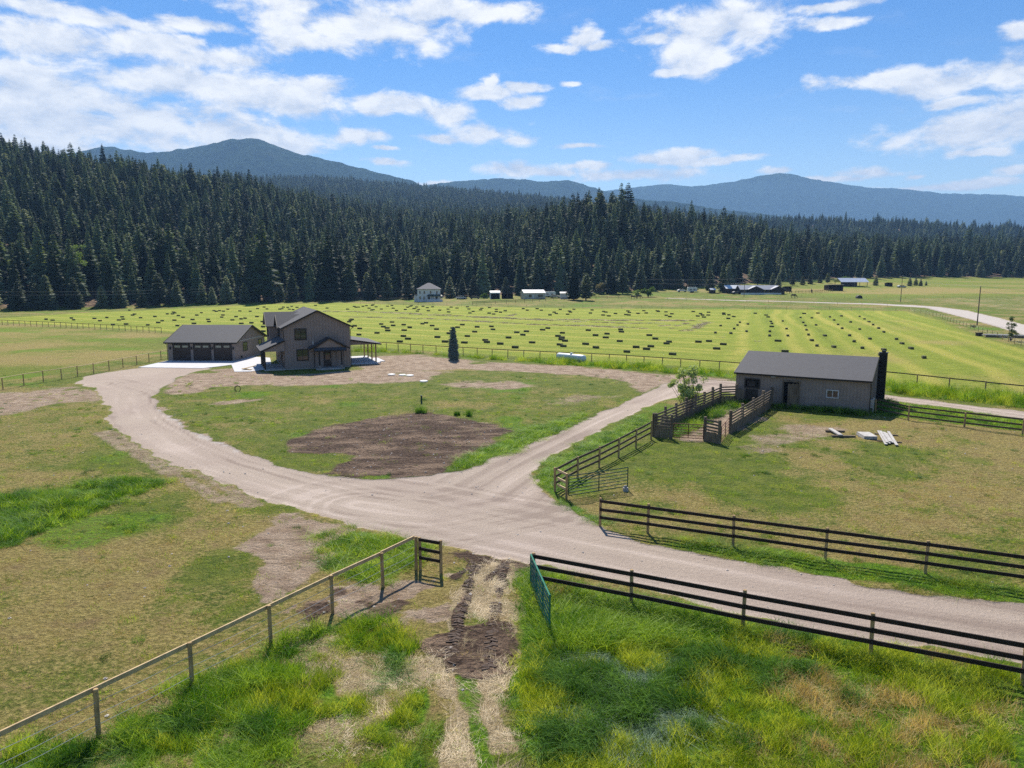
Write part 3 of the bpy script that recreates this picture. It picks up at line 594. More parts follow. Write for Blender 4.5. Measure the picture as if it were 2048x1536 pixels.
def conifer_crown(seed, hgt, rad, low, levels, per, shape=1.0, droop=.35, ragged=.3, puff=.0):
    r_ = random.Random(seed); V = []; Fc = []
    for i in range(levels):
        f = (i + r_.uniform(-.3, .3)) / levels; f = min(max(f, 0), 1); z = low + (hgt - low) * f
        env = (1 - f) ** shape * (1 if f > .12 else .55 + f * 3.7)
        if puff: env = math.sin(math.pi * min(1, (f * .92 + .08))) ** .6 * (1 - f * .55)
        for k in range(max(3, int(per * (.5 + .5 * (1 - f))))):
            a = r_.uniform(0, 2 * math.pi); L = rad * env * r_.uniform(1 - ragged, 1 + ragged * .6) + .12
            dz = -L * droop * r_.uniform(.4, 1.3) + (L * .25 * f)
            ca, sa = math.cos(a), math.sin(a); w = (.16 * L + .26) * r_.uniform(.8, 1.35)
            n0 = len(V); st = .12 * L
            # a drooping spray: spine with ragged side tips
            pts = [(st, 0), (.45 * L, dz * .25), (.78 * L, dz * .65), (L, dz)]
            for j, (rr_, zz) in enumerate(pts):
                ww = [w * .4, w, w * .8, .06][j] * r_.uniform(.75, 1.25); tw = r_.uniform(-.35, .35)
                for s_ in (-1, 1):
                    V.append((ca * rr_ - sa * ww * s_, sa * rr_ + ca * ww * s_, z + zz - abs(ww) * (.35 + .25 * r_.random()) + s_ * tw * ww))
                V.append((ca * rr_, sa * rr_, z + zz + .1))
            for j in range(3):
                A = n0 + 3 * j; B = A + 3
                Fc.append((A, A + 2, B + 2, B)); Fc.append((A + 2, A + 1, B + 1, B + 2))
            for s_ in (0, 1):            # side fingers
                for j in (1, 2):
                    q = n0 + 3 * j + s_; p0 = V[q]; p1 = V[n0 + 3 * j + 2]
                    ex = 1.6 + r_.random() * .8
                    V.append((p1[0] + (p0[0] - p1[0]) * ex + ca * L * .12, p1[1] + (p0[1] - p1[1]) * ex + sa * L * .12, p0[2] - .15 * r_.random()))
                    Fc.append((q, n0 + 3 * j + 2, len(V) - 1))
    V += [(.10, 0, hgt - .8), (-.06, .1, hgt - .8), (-.06, -.1, hgt - .8), (0, 0, hgt + .25)]; n = len(V)
    Fc += [(n - 4, n - 3, n - 1), (n - 3, n - 2, n - 1), (n - 2, n - 4, n - 1)]
    return V, Fc
def trunk_mesh(hgt, r0, name='trunk'):
    m = MB(); m.tube([(0, 0, -.4), (0, 0, .6), (0, 0, hgt * .5), (0, 0, hgt * .95)], [r0 * 1.3, r0, r0 * .6, r0 * .12], 7)
    me = bpy.data.meshes.new(name); me.from_pydata(m.v, [], m.f); me.materials.append(bark); return me
TV = []                                   # tree kinds: crown mesh, trunk mesh, height, kind words
for i, (hg, rd, lw, lv, pr, shp, dr, rg, pf, mt_, nm_) in enumerate([
    (25, 4.6, 1.2, 38, 13, .85, .40, .35, 0, conif, 'narrow dark fir'), (23, 4.2, 1.0, 34, 13, 1.0, .5, .3, 0, conif, 'narrow dark fir'),
    (26, 5.2, 3.0, 36, 12, .7, .3, .5, 0, conif, 'tall ragged pine'), (22, 4.7, 1.4, 30, 14, .75, .25, .45, 0, conif, 'tall ragged pine'),
    (12, 3.3, .6, 24, 13, .62, .05, .4, 0, conif2, 'short grey-green pine'), (14, 3.5, 1.5, 24, 13, .5, -.05, .5, 0, conif2, 'short grey-green pine'), (26, 4.9, 5, 26, 13, .5, .1, .5, 1, conif, 'tall ragged pine')]):
    v, f = conifer_crown(100 + i, hg, rd, lw, lv, pr, shp, dr, rg, pf)
    TV.append((mesh_np('crown', v, f, mt_), trunk_mesh(hg, .16 + hg * .009), hg, nm_))
def tree(vi, loc, s, rz, label, cat='conifer', group=None, name='conifer_tree'):
    cm, tm, hg, _ = TV[vi]
    t = thing(name, label, cat, loc, rz, group); t.scale = (s, s, s)
    for nm_, me in (('crown', cm), ('trunk', tm)):
        o = bpy.data.objects.new(nm_, me); col.objects.link(o); o.parent = t
    return t
def near_gap(px, Y):                     # places kept clear at the forest edge
    return False
# front trees, each one a thing
LM = [(60, 'the far-left field corner'), (300, 'the three-door garage'), (530, 'the gable of the two-storey house'), (700, 'the house porch'), (858, 'the white farmhouse'), (990, 'the small white-roofed shed'), (1064, 'the white metal building'), (1200, 'the olive round tree'), (1290, 'the willow bushes'), (1370, 'the white trailer'), (1510, 'the brown ranch house'), (1673, 'the dark loafing shed'), (1712, 'the open-sided pavilion'), (1804, 'the taller-looking utility pole'), (1956, 'the nearer roadside utility pole')]
front = []
def add_front(px, Y, vi, s, explicit=False):
    x = (px - 1024) / F * Y * 1.0; front.append([px, x, Y, vi, s, explicit])
# explicit trees read from the photograph: column, base row, top row
def by_px(px, yb, ytop, vi):
    g_ = G(px, yb); hpx = (yb - ytop); hg = hpx * g_.y / F
    front.append([px, g_.x, g_.y, vi, hg / TV[vi][2], True])
for a in [(40,622,560,4),(75,620,565,5),(95,620,548,4),(150,618,553,4),(205,616,570,5),(240,615,556,4),(285,614,575,4),(320,612,545,5),(355,612,560,4),(405,608,565,5),(425,609,572,4),(455,607,552,4),(490,607,565,5),(547,607,583,4),(560,603,560,4),(585,603,545,5),(620,603,540,1),(695,601,553,4),(740,600,548,4),(775,600,545,5),(816,598,543,4),(845,590,525,5),(872,590,538,4),(900,596,552,4),(925,597,555,4),(700,600,500,2),(530,604,440,2),(660,602,455,0),
          (1097,583,530,5),(1147,600,520,3),(1172,601,545,5),(1222,588,525,4),(1245,588,530,5),(1280,582,528,4),(1340,578,530,5),(1355,578,527,4),(1381,578,545,4),(1420,585,540,5),(1445,585,525,3),(1515,570,525,5),(1545,572,545,4),(1556,575,548,4),(1585,571,545,5),(1605,570,550,4),(1620,568,545,4),(1640,566,548,4),(1655,566,545,5),(1751,571,550,4),(1819,572,553,4),(1831,571,554,4),(1841,572,557,4),(1852,571,561,4),
          (1700,556,500,0),(1735,556,488,1),(1760,555,510,3),(1790,555,520,4),(1830,554,515,5),(1880,554,500,0),(1905,554,490,1),(1960,555,520,4),(2010,555,530,4),(2035,555,520,5)]:
    by_px(*a)
EX = [(830, 893, 300, 372), (975, 1005, 300, 380), (1030, 1100, 300, 400), (1440, 1570, 300, 455)]
k = 0
while len(front) < 272 and k < 20000:
    k += 1
    px = random.uniform(-40, 2090); t = (px - 1024) / F; y0 = float(np.interp(t, KT, Yt)); Y = y0 + random.random() ** 1.4 * 34 + 3
    x = t * Y
    if any((x - f_[1]) ** 2 + (Y - f_[2]) ** 2 < (28 if f_[5] else 34) for f_ in front): continue
    back = (Y - y0) / 34
    vi = random.choice([4, 5, 4, 0, 1, 3]) if back < .3 else random.choice([0, 1, 2, 3, 6, 0])
    front.append([px, x, Y, vi, random.uniform(.72, 1.22), False])
groups = {}
for f_ in front:
    z = gzs(f_[1], f_[2]); px, py = PX(f_[1], f_[2], z); f_.append(z); f_[0] = px
    lmn = min(LM, key=lambda q: abs(q[0] - px))[1]; kd = TV[f_[3]][3]; groups.setdefault((lmn, kd), []).append(f_)
for (lmn, kd), L in groups.items():
    L.sort(key=lambda q: q[0]); n = len(L)
    for i, f_ in enumerate(L):
        lab = ('%s, %s from left of those nearest %s' % (kd, ordinal(i + 1), lmn)) if n > 1 else 'the only %s nearest %s' % (kd, lmn)
        tree(f_[3], (f_[1], f_[2], f_[6] - .2), f_[4], random.uniform(0, 6.28), lab, group='conifers along the forest edge')
# ------------------------------------------------------------------ scattering (uncountable stuff): one object per kind
def scatter(name, label, pts, rots, scl, idx, meshes, kind='stuff', cat=None, tilt=None):
    n = len(pts); me = bpy.data.meshes.new(name); me.vertices.add(n); me.vertices.foreach_set('co', np.asarray(pts, np.float32).ravel())
    a = me.attributes.new('rot', 'FLOAT_VECTOR', 'POINT'); rv = np.zeros((n, 3), np.float32); rv[:, 2] = rots
    if tilt is not None: rv[:, :2] = tilt
    a.data.foreach_set('vector', rv.ravel())
    a = me.attributes.new('scl', 'FLOAT_VECTOR', 'POINT'); a.data.foreach_set('vector', np.asarray(scl, np.float32).ravel())
    a = me.attributes.new('idx', 'INT', 'POINT'); a.data.foreach_set('value', np.asarray(idx, np.int32))
    o = bpy.data.objects.new(name, me); col.objects.link(o); tag(o, label, cat, None, kind)
    ng = bpy.data.node_groups.new(name, 'GeometryNodeTree'); ng.interface.new_socket('Geometry', in_out='INPUT', socket_type='NodeSocketGeometry'); ng.interface.new_socket('Geometry', in_out='OUTPUT', socket_type='NodeSocketGeometry')
    gi = ng.nodes.new('NodeGroupInput'); go = ng.nodes.new('NodeGroupOutput'); ip = ng.nodes.new('GeometryNodeInstanceOnPoints')
    jn = ng.nodes.new('GeometryNodeJoinGeometry')
    for i_, ms in reversed(list(enumerate(meshes))):
        src = None
        ms = ms if isinstance(ms, (list, tuple)) else [ms]; outs = []
        for m1 in ms:
            so_ = bpy.data.objects.new(name + '_source', m1); oi = ng.nodes.new('GeometryNodeObjectInfo'); oi.inputs['Object'].default_value = so_; outs.append(oi.outputs['Geometry'])
        if len(outs) > 1:
            j2 = ng.nodes.new('GeometryNodeJoinGeometry')
            for q in outs: ng.links.new(q, j2.inputs[0])
            src = j2.outputs[0]
        else: src = outs[0]
        g2 = ng.nodes.new('GeometryNodeGeometryToInstance'); ng.links.new(src, g2.inputs[0]); ng.links.new(g2.outputs[0], jn.inputs[0])
    def na(nm_, typ):
        x = ng.nodes.new('GeometryNodeInputNamedAttribute'); x.data_type = typ; x.inputs['Name'].default_value = nm_; return [s_ for s_ in x.outputs if s_.enabled][0]
    ng.links.new(gi.outputs[0], ip.inputs['Points']); ng.links.new(jn.outputs[0], ip.inputs['Instance']); ip.inputs['Pick Instance'].default_value = True
    ng.links.new(na('idx', 'INT'), ip.inputs['Instance Index']); ng.links.new(na('rot', 'FLOAT_VECTOR'), ip.inputs['Rotation']); ng.links.new(na('scl', 'FLOAT_VECTOR'), ip.inputs['Scale'])
    ng.links.new(ip.outputs[0], go.inputs[0]); md = o.modifiers.new('scatter', 'NODES'); md.node_group = ng
    return o
# the forest behind the front trees
def jitter(n, f0, f1, spacing_near, spacing_far, pxa=-260, pxb=2320):
    P_ = []
    Y = f0
    while Y < f1:
        sp = spacing_near + (spacing_far - spacing_near) * (Y - f0) / (f1 - f0)
        x = (pxa - 1024) / F * Y; x1 = (pxb - 1024) / F * Y
        xs = np.arange(x, x1, sp); xs = xs + rng.uniform(-.45, .45, len(xs)) * sp; ys = Y + rng.uniform(-.45, .45, len(xs)) * sp
        P_.append(np.stack([xs, ys], 1)); Y += sp
    return np.concatenate(P_)
fp = jitter(0, 262, 2340, 7.0, 12)
t_ = fp[:, 0] / fp[:, 1]; y0 = np.interp(t_, KT, Yt); y1 = np.interp(t_, KT, Y1); y2 = np.interp(t_, KT, Y2)
keep = (fp[:, 1] > y0 + 27) & (fp[:, 1] < y2 + 30)
gapn = fbm(fp[:, 0], fp[:, 1], 45, 3, 201); keep &= ~((gapn > .76) & (fp[:, 1] < y1)); keep &= rng.random(len(fp)) > .12
# front-edge stuff must not crowd the individual trees
fp = fp[keep]; t_ = t_[keep]; y0 = y0[keep]
fx = np.array([[f_[1], f_[2]] for f_ in front])
close = fp[:, 1] < y0 + 45
dmin_ = np.full(len(fp), 99.); 
for q in fx: dmin_ = np.minimum(dmin_, np.hypot(fp[:, 0] - q[0], fp[:, 1] - q[1]))
fp = fp[~(close & (dmin_ < 4.5))]; n = len(fp)
zz = gz(fp[:, 0], fp[:, 1]); hn = fbm(fp[:, 0], fp[:, 1], 60, 2, 301)
s_ = .84 * (.62 + .35 * rng.random(n) + .35 * hn) * np.where(rng.random(n) < .12, 1.25, 1) * np.where(rng.random(n) < .25, .7, 1)
tall = (np.abs(fp[:, 0] / fp[:, 1] - (1185 - 1024) / F) < .09) & (fp[:, 1] > 480) & (fp[:, 1] < 600); s_ = np.where(tall, s_ * 1.15, s_)
idx = rng.choice([0, 1, 2, 3, 6, 3, 0], n)
idx = np.where(idx == 6, 4, idx); idx = np.where(rng.random(n) < .14, 5, idx); s_ = np.where(idx == 5, s_ * 1.45, s_)
scatter('conifer_forest', 'dark conifer forest covering the hillsides behind the hay field', np.stack([fp[:, 0], fp[:, 1], zz - .3], 1), rng.uniform(0, 6.28, n), np.stack([s_ * 1.0, s_ * 1.0, s_], 1), idx, [[TV[k][0], TV[k][1]] for k in (0, 1, 2, 3, 6, 5)])
print('forest', n, 'front', len(front))

# ------------------------------------------------------------------ grass
def clump(seed, n, rad, h, w, lean=.35, bend=.5, segs=3, dirn=None):
    r_ = random.Random(seed); V = []; Fc = []
    for i in range(n):
        a = r_.uniform(0, 6.28); q = rad * math.sqrt(r_.random()); x, y = q * math.cos(a), q * math.sin(a)
        hh = h * r_.uniform(.5, 1.1); a2 = r_.uniform(0, 6.28) if dirn is None else dirn + r_.gauss(0, .5)
        ln = lean * r_.uniform(.2, 1.2); cx, cy_ = math.cos(a2), math.sin(a2); fa = r_.uniform(0, 3.14); wx, wy = math.cos(fa) * w / 2, math.sin(fa) * w / 2
        n0 = len(V)
        for j in range(segs + 1):
            f = j / segs; off = hh * (ln * f + bend * f * f * ln * 2); z = hh * f * (1 - .25 * bend * f * (1 + ln)); k_ = (1 - f) ** .6 if j < segs else .05
            V.append((x + cx * off - wx * k_, y + cy_ * off - wy * k_, z - .04)); V.append((x + cx * off + wx * k_, y + cy_ * off + wy * k_, z - .04))
        for j in range(segs): A = n0 + 2 * j; Fc.append((A, A + 1, A + 3, A + 2))
    return V, Fc
g_lush = leaf_mat('lush_grass', (.06, .19, .004), (.27, .42, .008), .45, .5, .5, .22, 9)
g_mid = leaf_mat('meadow_grass', (.15, .26, .008), (.38, .45, .02), .42, .4, .6, .25, 9)
g_dark = leaf_mat('dark_green_grass', (.035, .12, .012), (.11, .25, .02), .38, .6, .6, .2, 9)
g_dry = leaf_mat('dry_grass', (.34, .25, .10), (.58, .45, .19), .3, .5, .7, .2, 9)
g_silver = leaf_mat('silvery_grass', (.11, .19, .11), (.22, .31, .20), .2, .6, .35, .15, 9)
g_straw = leaf_mat('flattened_straw', (.36, .275, .155), (.66, .54, .35), .2, .8, .7, .2, 9)
cm = lambda nm_, m_, *a, **k: mesh_np(nm_, *clump(*a, **k), m_)
K_l = [cm('tuft', g_lush, 1, 60, .34, .62, .016), cm('tuft', g_lush, 2, 56, .36, .8, .017, .5, .8)]
K_m = [cm('tuft', g_mid, 3, 50, .34, .5, .014, .4, .6), cm('tuft', g_mid, 4, 44, .3, .68, .014, .3, .4)]
K_d = [cm('tuft', g_dark, 5, 70, .36, .72, .018, .5, .8, 3, 0.0), cm('tuft', g_dark, 6, 60, .32, .6, .018, .35, .6)]
K_y = [cm('tuft', g_dry, 7, 36, .3, .62, .012, .3, .4), cm('tuft', g_dry, 8, 40, .3, .34, .014, .6, .8)]
K_v = [cm('tuft', g_silver, 9, 46, .36, .5, .02, 1.3, 1.1, 3, 0.0)]
K_s = [cm('straw', g_straw, 10, 46, .34, .17, .014, 2.6, .5, 2, 0.0), cm('straw', g_straw, 11, 40, .36, .15, .014, 2.4, .4, 2, 1.2)]
K_short = [cm('tuft', g_mid, 12, 26, .3, .11, .014, .6, .5, 2), cm('tuft', g_lush, 13, 26, .3, .12, .015, .6, .5, 2), cm('tuft', g_dry, 14, 22, .3, .11, .013, .9, .5, 2)]
def sample(nx, ylo, yhi, dens, tmax=.76):
    # uniform points in the visible wedge
    area = tmax * (yhi ** 2 - ylo ** 2); n = int(area * dens); y = np.sqrt(rng.uniform(ylo ** 2, yhi ** 2, n)); x = rng.uniform(-tmax, tmax, n) * y
    return x, y
def put(name, label, x, y, sc_, zs, meshes, idx=None, rot=None, sq=None):
    n = len(x)
    if idx is None: idx = rng.integers(0, len(meshes), n)
    rot = rng.uniform(0, 6.28, n) if rot is None else rot
    zsc = sc_ * (zs if zs is not None else 1)
    scatter(name, label, np.stack([x, y, gz(x, y) + hrel(x, y)], 1), rot, np.stack([sc_, sc_, zsc], 1), idx, meshes); print(name, n)
def hrel(x, y):
    m_ = masks(x, y); RR_ = np.hypot(x, y)
    r_ = (fbm(x, y, 1.1, 3, 101) - .5) * .12 * (1 - m_['gravel'] * .9) * (1 - sstep(RR_, 60, 140)) + (fbm(x, y, 6, 2, 102) - .5) * .25 * (1 - m_['gravel']) * sstep(RR_, 12, 20) * (1 - sstep(RR_, 70, 120)) * .5 + m_['soil'] * (fbm(x, y, .7, 3, 103) - .5) * .16
    return np.where((x > -70) & (x < -12) & (y > 92), 0, r_)
# tall grass of the near right meadow
x, y = sample(0, 15, 45, 13); zr = sd_poly(x, y, Z_['lushR']) + (fbm(x, y, 1, 3, 5) - .5) * .8
keep = (zr > .1) & (rng.random(len(x)) < sstep(zr, 0, .6)); x, y, zr = x[keep], y[keep], zr[keep]
tn = fbm(x, y, 5, 3, 501); tn2 = fbm(x, y, 1.6, 3, 502); hz = .75 + .6 * (fbm(x, y, 2.6, 3, 503) - .3)
flatz = sd_poly(x, y, W2([(1150,1330),(1200,1300),(1300,1290),(1420,1340),(1470,1380),(1440,1440),(1380,1500),(1280,1490),(1200,1450),(1160,1400)]))
darkz = sd_poly(x, y, W2([(1010,1370),(1100,1310),(1200,1240),(1320,1250),(1480,1330),(1480,1420),(1400,1490),(1250,1480),(1120,1560),(1060,1540),(1010,1440)]))
yel = sd_poly(x, y, W2([(1450,1600),(1480,1480),(1560,1400),(1660,1330),(1850,1340),(2048,1420),(2300,1700),(1450,1700)]))
kind_ = np.where(tn2 + .26 * sstep(yel, -2, 2) > .70, 3, np.where(tn + .28 * sstep(yel, -2, 2) > .56, 1, 0))
kind_ = np.where((sstep(darkz, -1.5, 1.5) * .75 + (tn2 - .5) * 2.2 + (tn - .5) * 1.6 > .92), 2, kind_)
kind_ = np.where((sstep(flatz, -.8, .5) > .4) & (fbm(x, y, 1.0, 3, 504) > .57), 4, kind_)
kind_ = np.where((y > 26.0) & (rng.random(len(x)) < .28) & (kind_ < 2), 3, kind_)
hz = np.where(kind_ == 4, .7, hz) * (.6 + .4 * sstep(zr, 0, 1.2)) * np.where(x / y > .12, .95, 1.05) * np.where(y > 29, .62, .92)
allm = K_l + K_m + K_d + K_y + K_v; off = np.array([0, 2, 4, 6, 8])[kind_]; ii = off + np.where(kind_ < 4, rng.integers(0, 2, len(x)), 0)
rt = np.where((kind_ == 2) | (kind_ == 4), rng.normal(-2.2, .7, len(x)), rng.uniform(0, 6.28, len(x)))
put('tall_meadow_grass', 'tall green and yellow meadow grass in the near right corner below the fence', x, y, np.full(len(x), 1.0) * rng.uniform(.8, 1.2, len(x)), hz, allm, ii, rt)
# left tussocks below the near rail fence
x, y = sample(0, 15, 45, 12); m_ = masks(x, y); tl = sd_poly(x, y, Z_['tuftL']) + (fbm(x, y, 1, 3, 6) - .5) * 1.5
tuft = fbm(x, y, 1.3, 3, 91); keep = (tl > 0) & (rng.random(len(x)) < sstep(tuft, .30, .42) * .95 + .12); x, y, tuft = x[keep], y[keep], tuft[keep]
kd = np.where(fbm(x, y, 1.8, 3, 505) > .55, 1, 0); kd = np.where((tuft < .40) & (rng.random(len(x)) < .6), 3, kd); kd = np.where(fbm(x, y, 1.3, 2, 509) > .68, 2, kd)
ii = np.array([0, 2, 4, 6])[kd] + rng.integers(0, 2, len(x))
put('tussock_grass', 'clumpy green grass below the near left rail fence', x, y, rng.uniform(.7, 1.05, len(x)), .30 + .75 * sstep(tuft, .36, .6), K_l + K_m + K_d + K_y, ii)
# dark mound grass at left, roadside strips, fence strips
for nm_, lab, zone, ylo, yhi, dn, hh, ms, thr in [('mound_grass', 'dark green tall grass patch at the left edge', 'mound', 28, 60, 6, .75, K_d + K_l, .3), ('verge_grass', 'green verge grass along the inside of the gravel drive bend', 'roadside', 30, 75, 6, .34, K_l, .25),
     ('fence_grass', 'rough green grass between the gravel drive and the paddock fence', 'roadside2', 24, 50, 6, .4, K_l + K_m, .35), ('corner_grass', 'green grass around the end of the near rail fence', 'greenJ', 26, 42, 8, .5, K_l + K_m, .4), ('edge_grass', 'bright grass strip beside the dark soil patch', 'islandedge', 40, 80, 4, .45, K_l, .3),
     ('field_edge_grass', 'tall grass under the long hay field fence', 'nfence', 88, 130, 1.4, 1.1, K_l + K_m, .2), ('field_edge_grass', 'tall grass under the fence right of the barn', 'bfence', 60, 100, 2.2, 1.1, K_l + K_m, .2), ('barnside_grass', 'green grass beside the paddock fence right of the barn', 'bottomlush', 50, 80, 2.5, .5, K_l, .3)]:
    x, y = sample(0, ylo, yhi, dn, .95); q = sd_poly(x, y, Z_[zone]) + (fbm(x, y, 1.2, 3, 7) - .5) * 1.6; nn = fbm(x, y, 1.7, 3, 511)
    keep = (q > 0) & (nn > thr); x, y, nn, q = x[keep], y[keep], nn[keep], q[keep]
    put(nm_, lab, x, y, rng.uniform(.8, 1.3, len(x)) * (1.4 if ylo > 55 else 1), hh * (.6 + nn) * (.5 + .5 * sstep(q, 0, .8)), ms)
# straw laid flat in the track
x, y = sample(0, 15, 36, 16, .3); m_ = masks(x, y); keep = rng.random(len(x)) < m_['straw'] * 1.1 - .1; x, y = x[keep], y[keep]
put('flattened_straw', 'pale flattened straw in the wheel track', x, y, rng.uniform(.7, 1.2, len(x)), rng.uniform(.25, .6, len(x)), K_s, None, rng.normal(1.2, .8, len(x)))
# short turf texture everywhere near
x, y = sample(0, 15, 78, 6, .8); m_ = masks(x, y)
cov = (1 - m_['gravel'] * 1.5) * (1 - .9 * m_['soil']) * (1 - .85 * m_['pale']) * (1 - .7 * m_['straw']); keep = (rng.random(len(x)) < cov * sstep(fbm(x, y, .9, 3, 601), .36, .5)) & (m_['gravel'] < .1); x, y = x[keep], y[keep]
for k_ in m_: m_[k_] = m_[k_][keep]
u = rng.random(len(x)); ii = np.where(u < m_['dry'] * .9 - .05, 2, np.where(u < .35 + m_['dry'] * .6 - m_['lush'] * .5, 0, 1))
put('pasture_grass', 'short patchy green and tan pasture grass', x, y, rng.uniform(.8, 1.4, len(x)), .5 + 1.1 * rng.random(len(x)) * (1 + m_['lush']) + .5 * (fbm(x, y, 1.1, 2, 611) > .62), K_short, ii)
# taller weeds dotted through the pasture, in clusters
x, y = sample(0, 16, 92, 2.6, .8); m_ = masks(x, y); cl2 = fbm(x, y, 1.5, 3, 701); cl3 = fbm(x, y, 9, 3, 702)
keep = (m_['gravel'] < .05) & (m_['soil'] < .5) & (rng.random(len(x)) < (.03 + .5 * sstep(cl2, .56, .68) * sstep(cl3, .38, .62)) * (1 - .5 * m_['pale'])) & (sd_poly(x, y, Z_['lushR']) < 0); x, y = x[keep], y[keep]
put('pasture_weeds', 'darker green weeds dotted in clusters over the pasture', x, y, rng.uniform(.35, .8, len(x)), rng.uniform(.35, .75, len(x)), K_l + K_d + K_m)
x, y = sample(0, 15, 44, 7, .8); m_ = masks(x, y); keep = (m_['gravel'] < .08) & (rng.random(len(x)) < (1 - .9 * m_['soil']) * (1 - .8 * m_['pale']) * (1 - .6 * m_['straw'])) & (sd_poly(x, y, Z_['lushR']) < 0) & (fbm(x, y, .7, 2, 621) > .42); x, y = x[keep], y[keep]
for k_ in m_: m_[k_] = m_[k_][keep]
u = rng.random(len(x)); ii = np.where(u < m_['dry'] - .1, 2, np.where(u < .75, 0, 1))
put('pasture_grass', 'ankle-high uneven grass in the near pasture', x, y, rng.uniform(.8, 1.3, len(x)), 1.2 + 1.6 * rng.random(len(x)) * (fbm(x, y, 1.2, 2, 631) > .5), K_short, ii)
# loose stones along the gravel edges and in the disturbed soil
def rock(seed):
    r_ = random.Random(seed); m = MB(); m.tube([(0, 0, -.02), (r_.uniform(-.01, .01), 0, .02), (0, 0, .05)], [.05, .06, .025], 6); v = [(a * r_.uniform(.7, 1.3), b_ * r_.uniform(.7, 1.3), c) for a, b_, c in m.v]; return mesh_np('stone', v, m.f, mat('pale_stone', (.62, .56, .5), .85, (.42, .37, .33), 9, .3))
x, y = sample(0, 15, 70, 2.2, .8); m_ = masks(x, y); wt = .015 + .25 * m_['soil'] + .12 * m_['pale'] + .05 * m_['gravel'] * (y < 50) + .03 * m_['dry']; keep = rng.random(len(x)) < wt; x, y = x[keep], y[keep]
put('loose_stones', 'small pale stones lying over the soil and along the gravel', x, y, rng.uniform(.4, 1.25, len(x)), rng.uniform(.6, 1.2, len(x)), [rock(1), rock(2), rock(3)])
soil_m = mat('soil_clod', (.13, .08, .055), .95, (.05, .03, .02), 7, .5)
def clod(seed):
    me = rock(seed); me.materials.clear(); me.materials.append(soil_m); return me
x, y = sample(0, 15, 82, 5, .8); m_ = masks(x, y); keep = rng.random(len(x)) < m_['soil'] * sstep(fbm(x, y, 1.4, 3, 641), .4, .6); x, y = x[keep], y[keep]
put('soil_clods', 'dark clods of turned soil', x, y, rng.uniform(.4, 1.5, len(x)), rng.uniform(.25, .6, len(x)), [clod(4), clod(5), clod(6)])
# loose hay in the field rows
P_ = []
for ln, wd in ROW1:
    for i in range(len(ln) - 1):
        L_ = np.hypot(*(ln[i + 1] - ln[i])); n_ = int(L_ * wd * 1.1)
        f = rng.random(n_)[:, None]; P_.append(ln[i] + (ln[i + 1] - ln[i]) * f + rng.normal(0, wd * .42, (n_, 2)))
P_ = np.concatenate(P_); keep = fbm(P_[:, 0] * .6, P_[:, 1] * 1.5, 2.2, 3, 61) > .40; P_ = P_[keep]
g_hay = leaf_mat('loose_grey_hay', (.20, .175, .115), (.38, .34, .24), .15, .5, .8, .25, 4)
K_h = [cm('hay', g_hay, 20, 40, .5, .35, .06, 1.6, .6, 2), cm('hay', g_hay, 21, 40, .6, .28, .07, 1.8, .6, 2)]
put('loose_hay', 'loose grey hay raked in rows across the middle of the field', P_[:, 0], P_[:, 1], rng.uniform(.8, 1.5, len(P_)), None, K_h)
# ------------------------------------------------------------------ building helpers
siding = mat('taupe_siding', (.29, .235, .205), .75, (.26, .21, .182), 1.5, .1)
siding_b = mat('barn_siding', (.31, .252, .215), .7, (.262, .212, .18), 1.2, .1)
trim_d = mat('dark_trim', (.022, .019, .018), .5)
door_d = mat('brown_black_door', (.05, .034, .028), .5)
gutter = mat('dark_gutter', (.02, .018, .017), .35)
white_m = mat('white_paint', (.72, .72, .70), .6, (.62, .62, .6), 2)
concrete = mat('concrete', (.56, .56, .58), .8, (.48, .48, .50), 1.2, .2)
conc_old = mat('old_concrete', (.42, .41, .39), .85, (.34, .33, .31), 1.2, .3)
lamp_black = mat('black_lamp', (.02, .02, .02), .4)
sh = shingle(); gl = glass()
def wall_gable(W_, D_, he, hr, ridge='x', battens=.4, z0=-.25):
    m = MB()
    if ridge == 'x': m.ext([(0, z0), (D_, z0), (D_, he), (D_ / 2, hr), (0, he)], 'x', 0, W_)
    else: m.ext([(0, z0), (W_, z0), (W_, he), (W_ / 2, hr), (0, he)], 'y', 0, D_)
    top = lambda q, L: he + (hr - he) * (1 - abs(q - L / 2) / (L / 2))
    if battens:
        e = .022
        for i in range(int(W_ / battens) + 1):
            q = min(max(i * battens, .03), W_ - .03); h_ = (top(q, W_) if ridge == 'y' else he) - .02
            m.box(q - .022, q + .022, -e, -.001, .1, h_); m.box(q - .022, q + .022, D_ + .001, D_ + e, .1, h_)
        for i in range(int(D_ / battens) + 1):
            q = min(max(i * battens, .03), D_ - .03); h_ = (top(q, D_) if ridge == 'x' else he) - .02
            m.box(-e, -.001, q - .022, q + .022, .1, h_); m.box(W_ + .001, W_ + e, q - .022, q + .022, .1, h_)
    return m
def gable_roof(W_, D_, he, hr, ridge, ov, ovg, th=.14, lift=.06, y0=0, x0=0):
    m = MB(); s_ = (hr - he) / ((D_ if ridge == 'x' else W_) / 2); el_ = he - s_ * ov + lift; hr_ = hr + lift + .02
    if ridge == 'x':
        a, b_ = x0 - ovg, x0 + W_ + ovg; c = y0 + D_ / 2
        m.slab([(a, y0 - ov, el_), (b_, y0 - ov, el_), (b_, c, hr_), (a, c, hr_)], th); m.slab([(a, c, hr_), (b_, c, hr_), (b_, y0 + D_ + ov, el_), (a, y0 + D_ + ov, el_)], th)
    else:
        a, b_ = y0 - ovg, y0 + D_ + ovg; c = x0 + W_ / 2
        m.slab([(x0 - ov, a, el_), (c, a, hr_), (c, b_, hr_), (x0 - ov, b_, el_)], th); m.slab([(c, a, hr_), (x0 + W_ + ov, a, el_), (x0 + W_ + ov, b_, el_), (c, b_, hr_)], th)
    return m
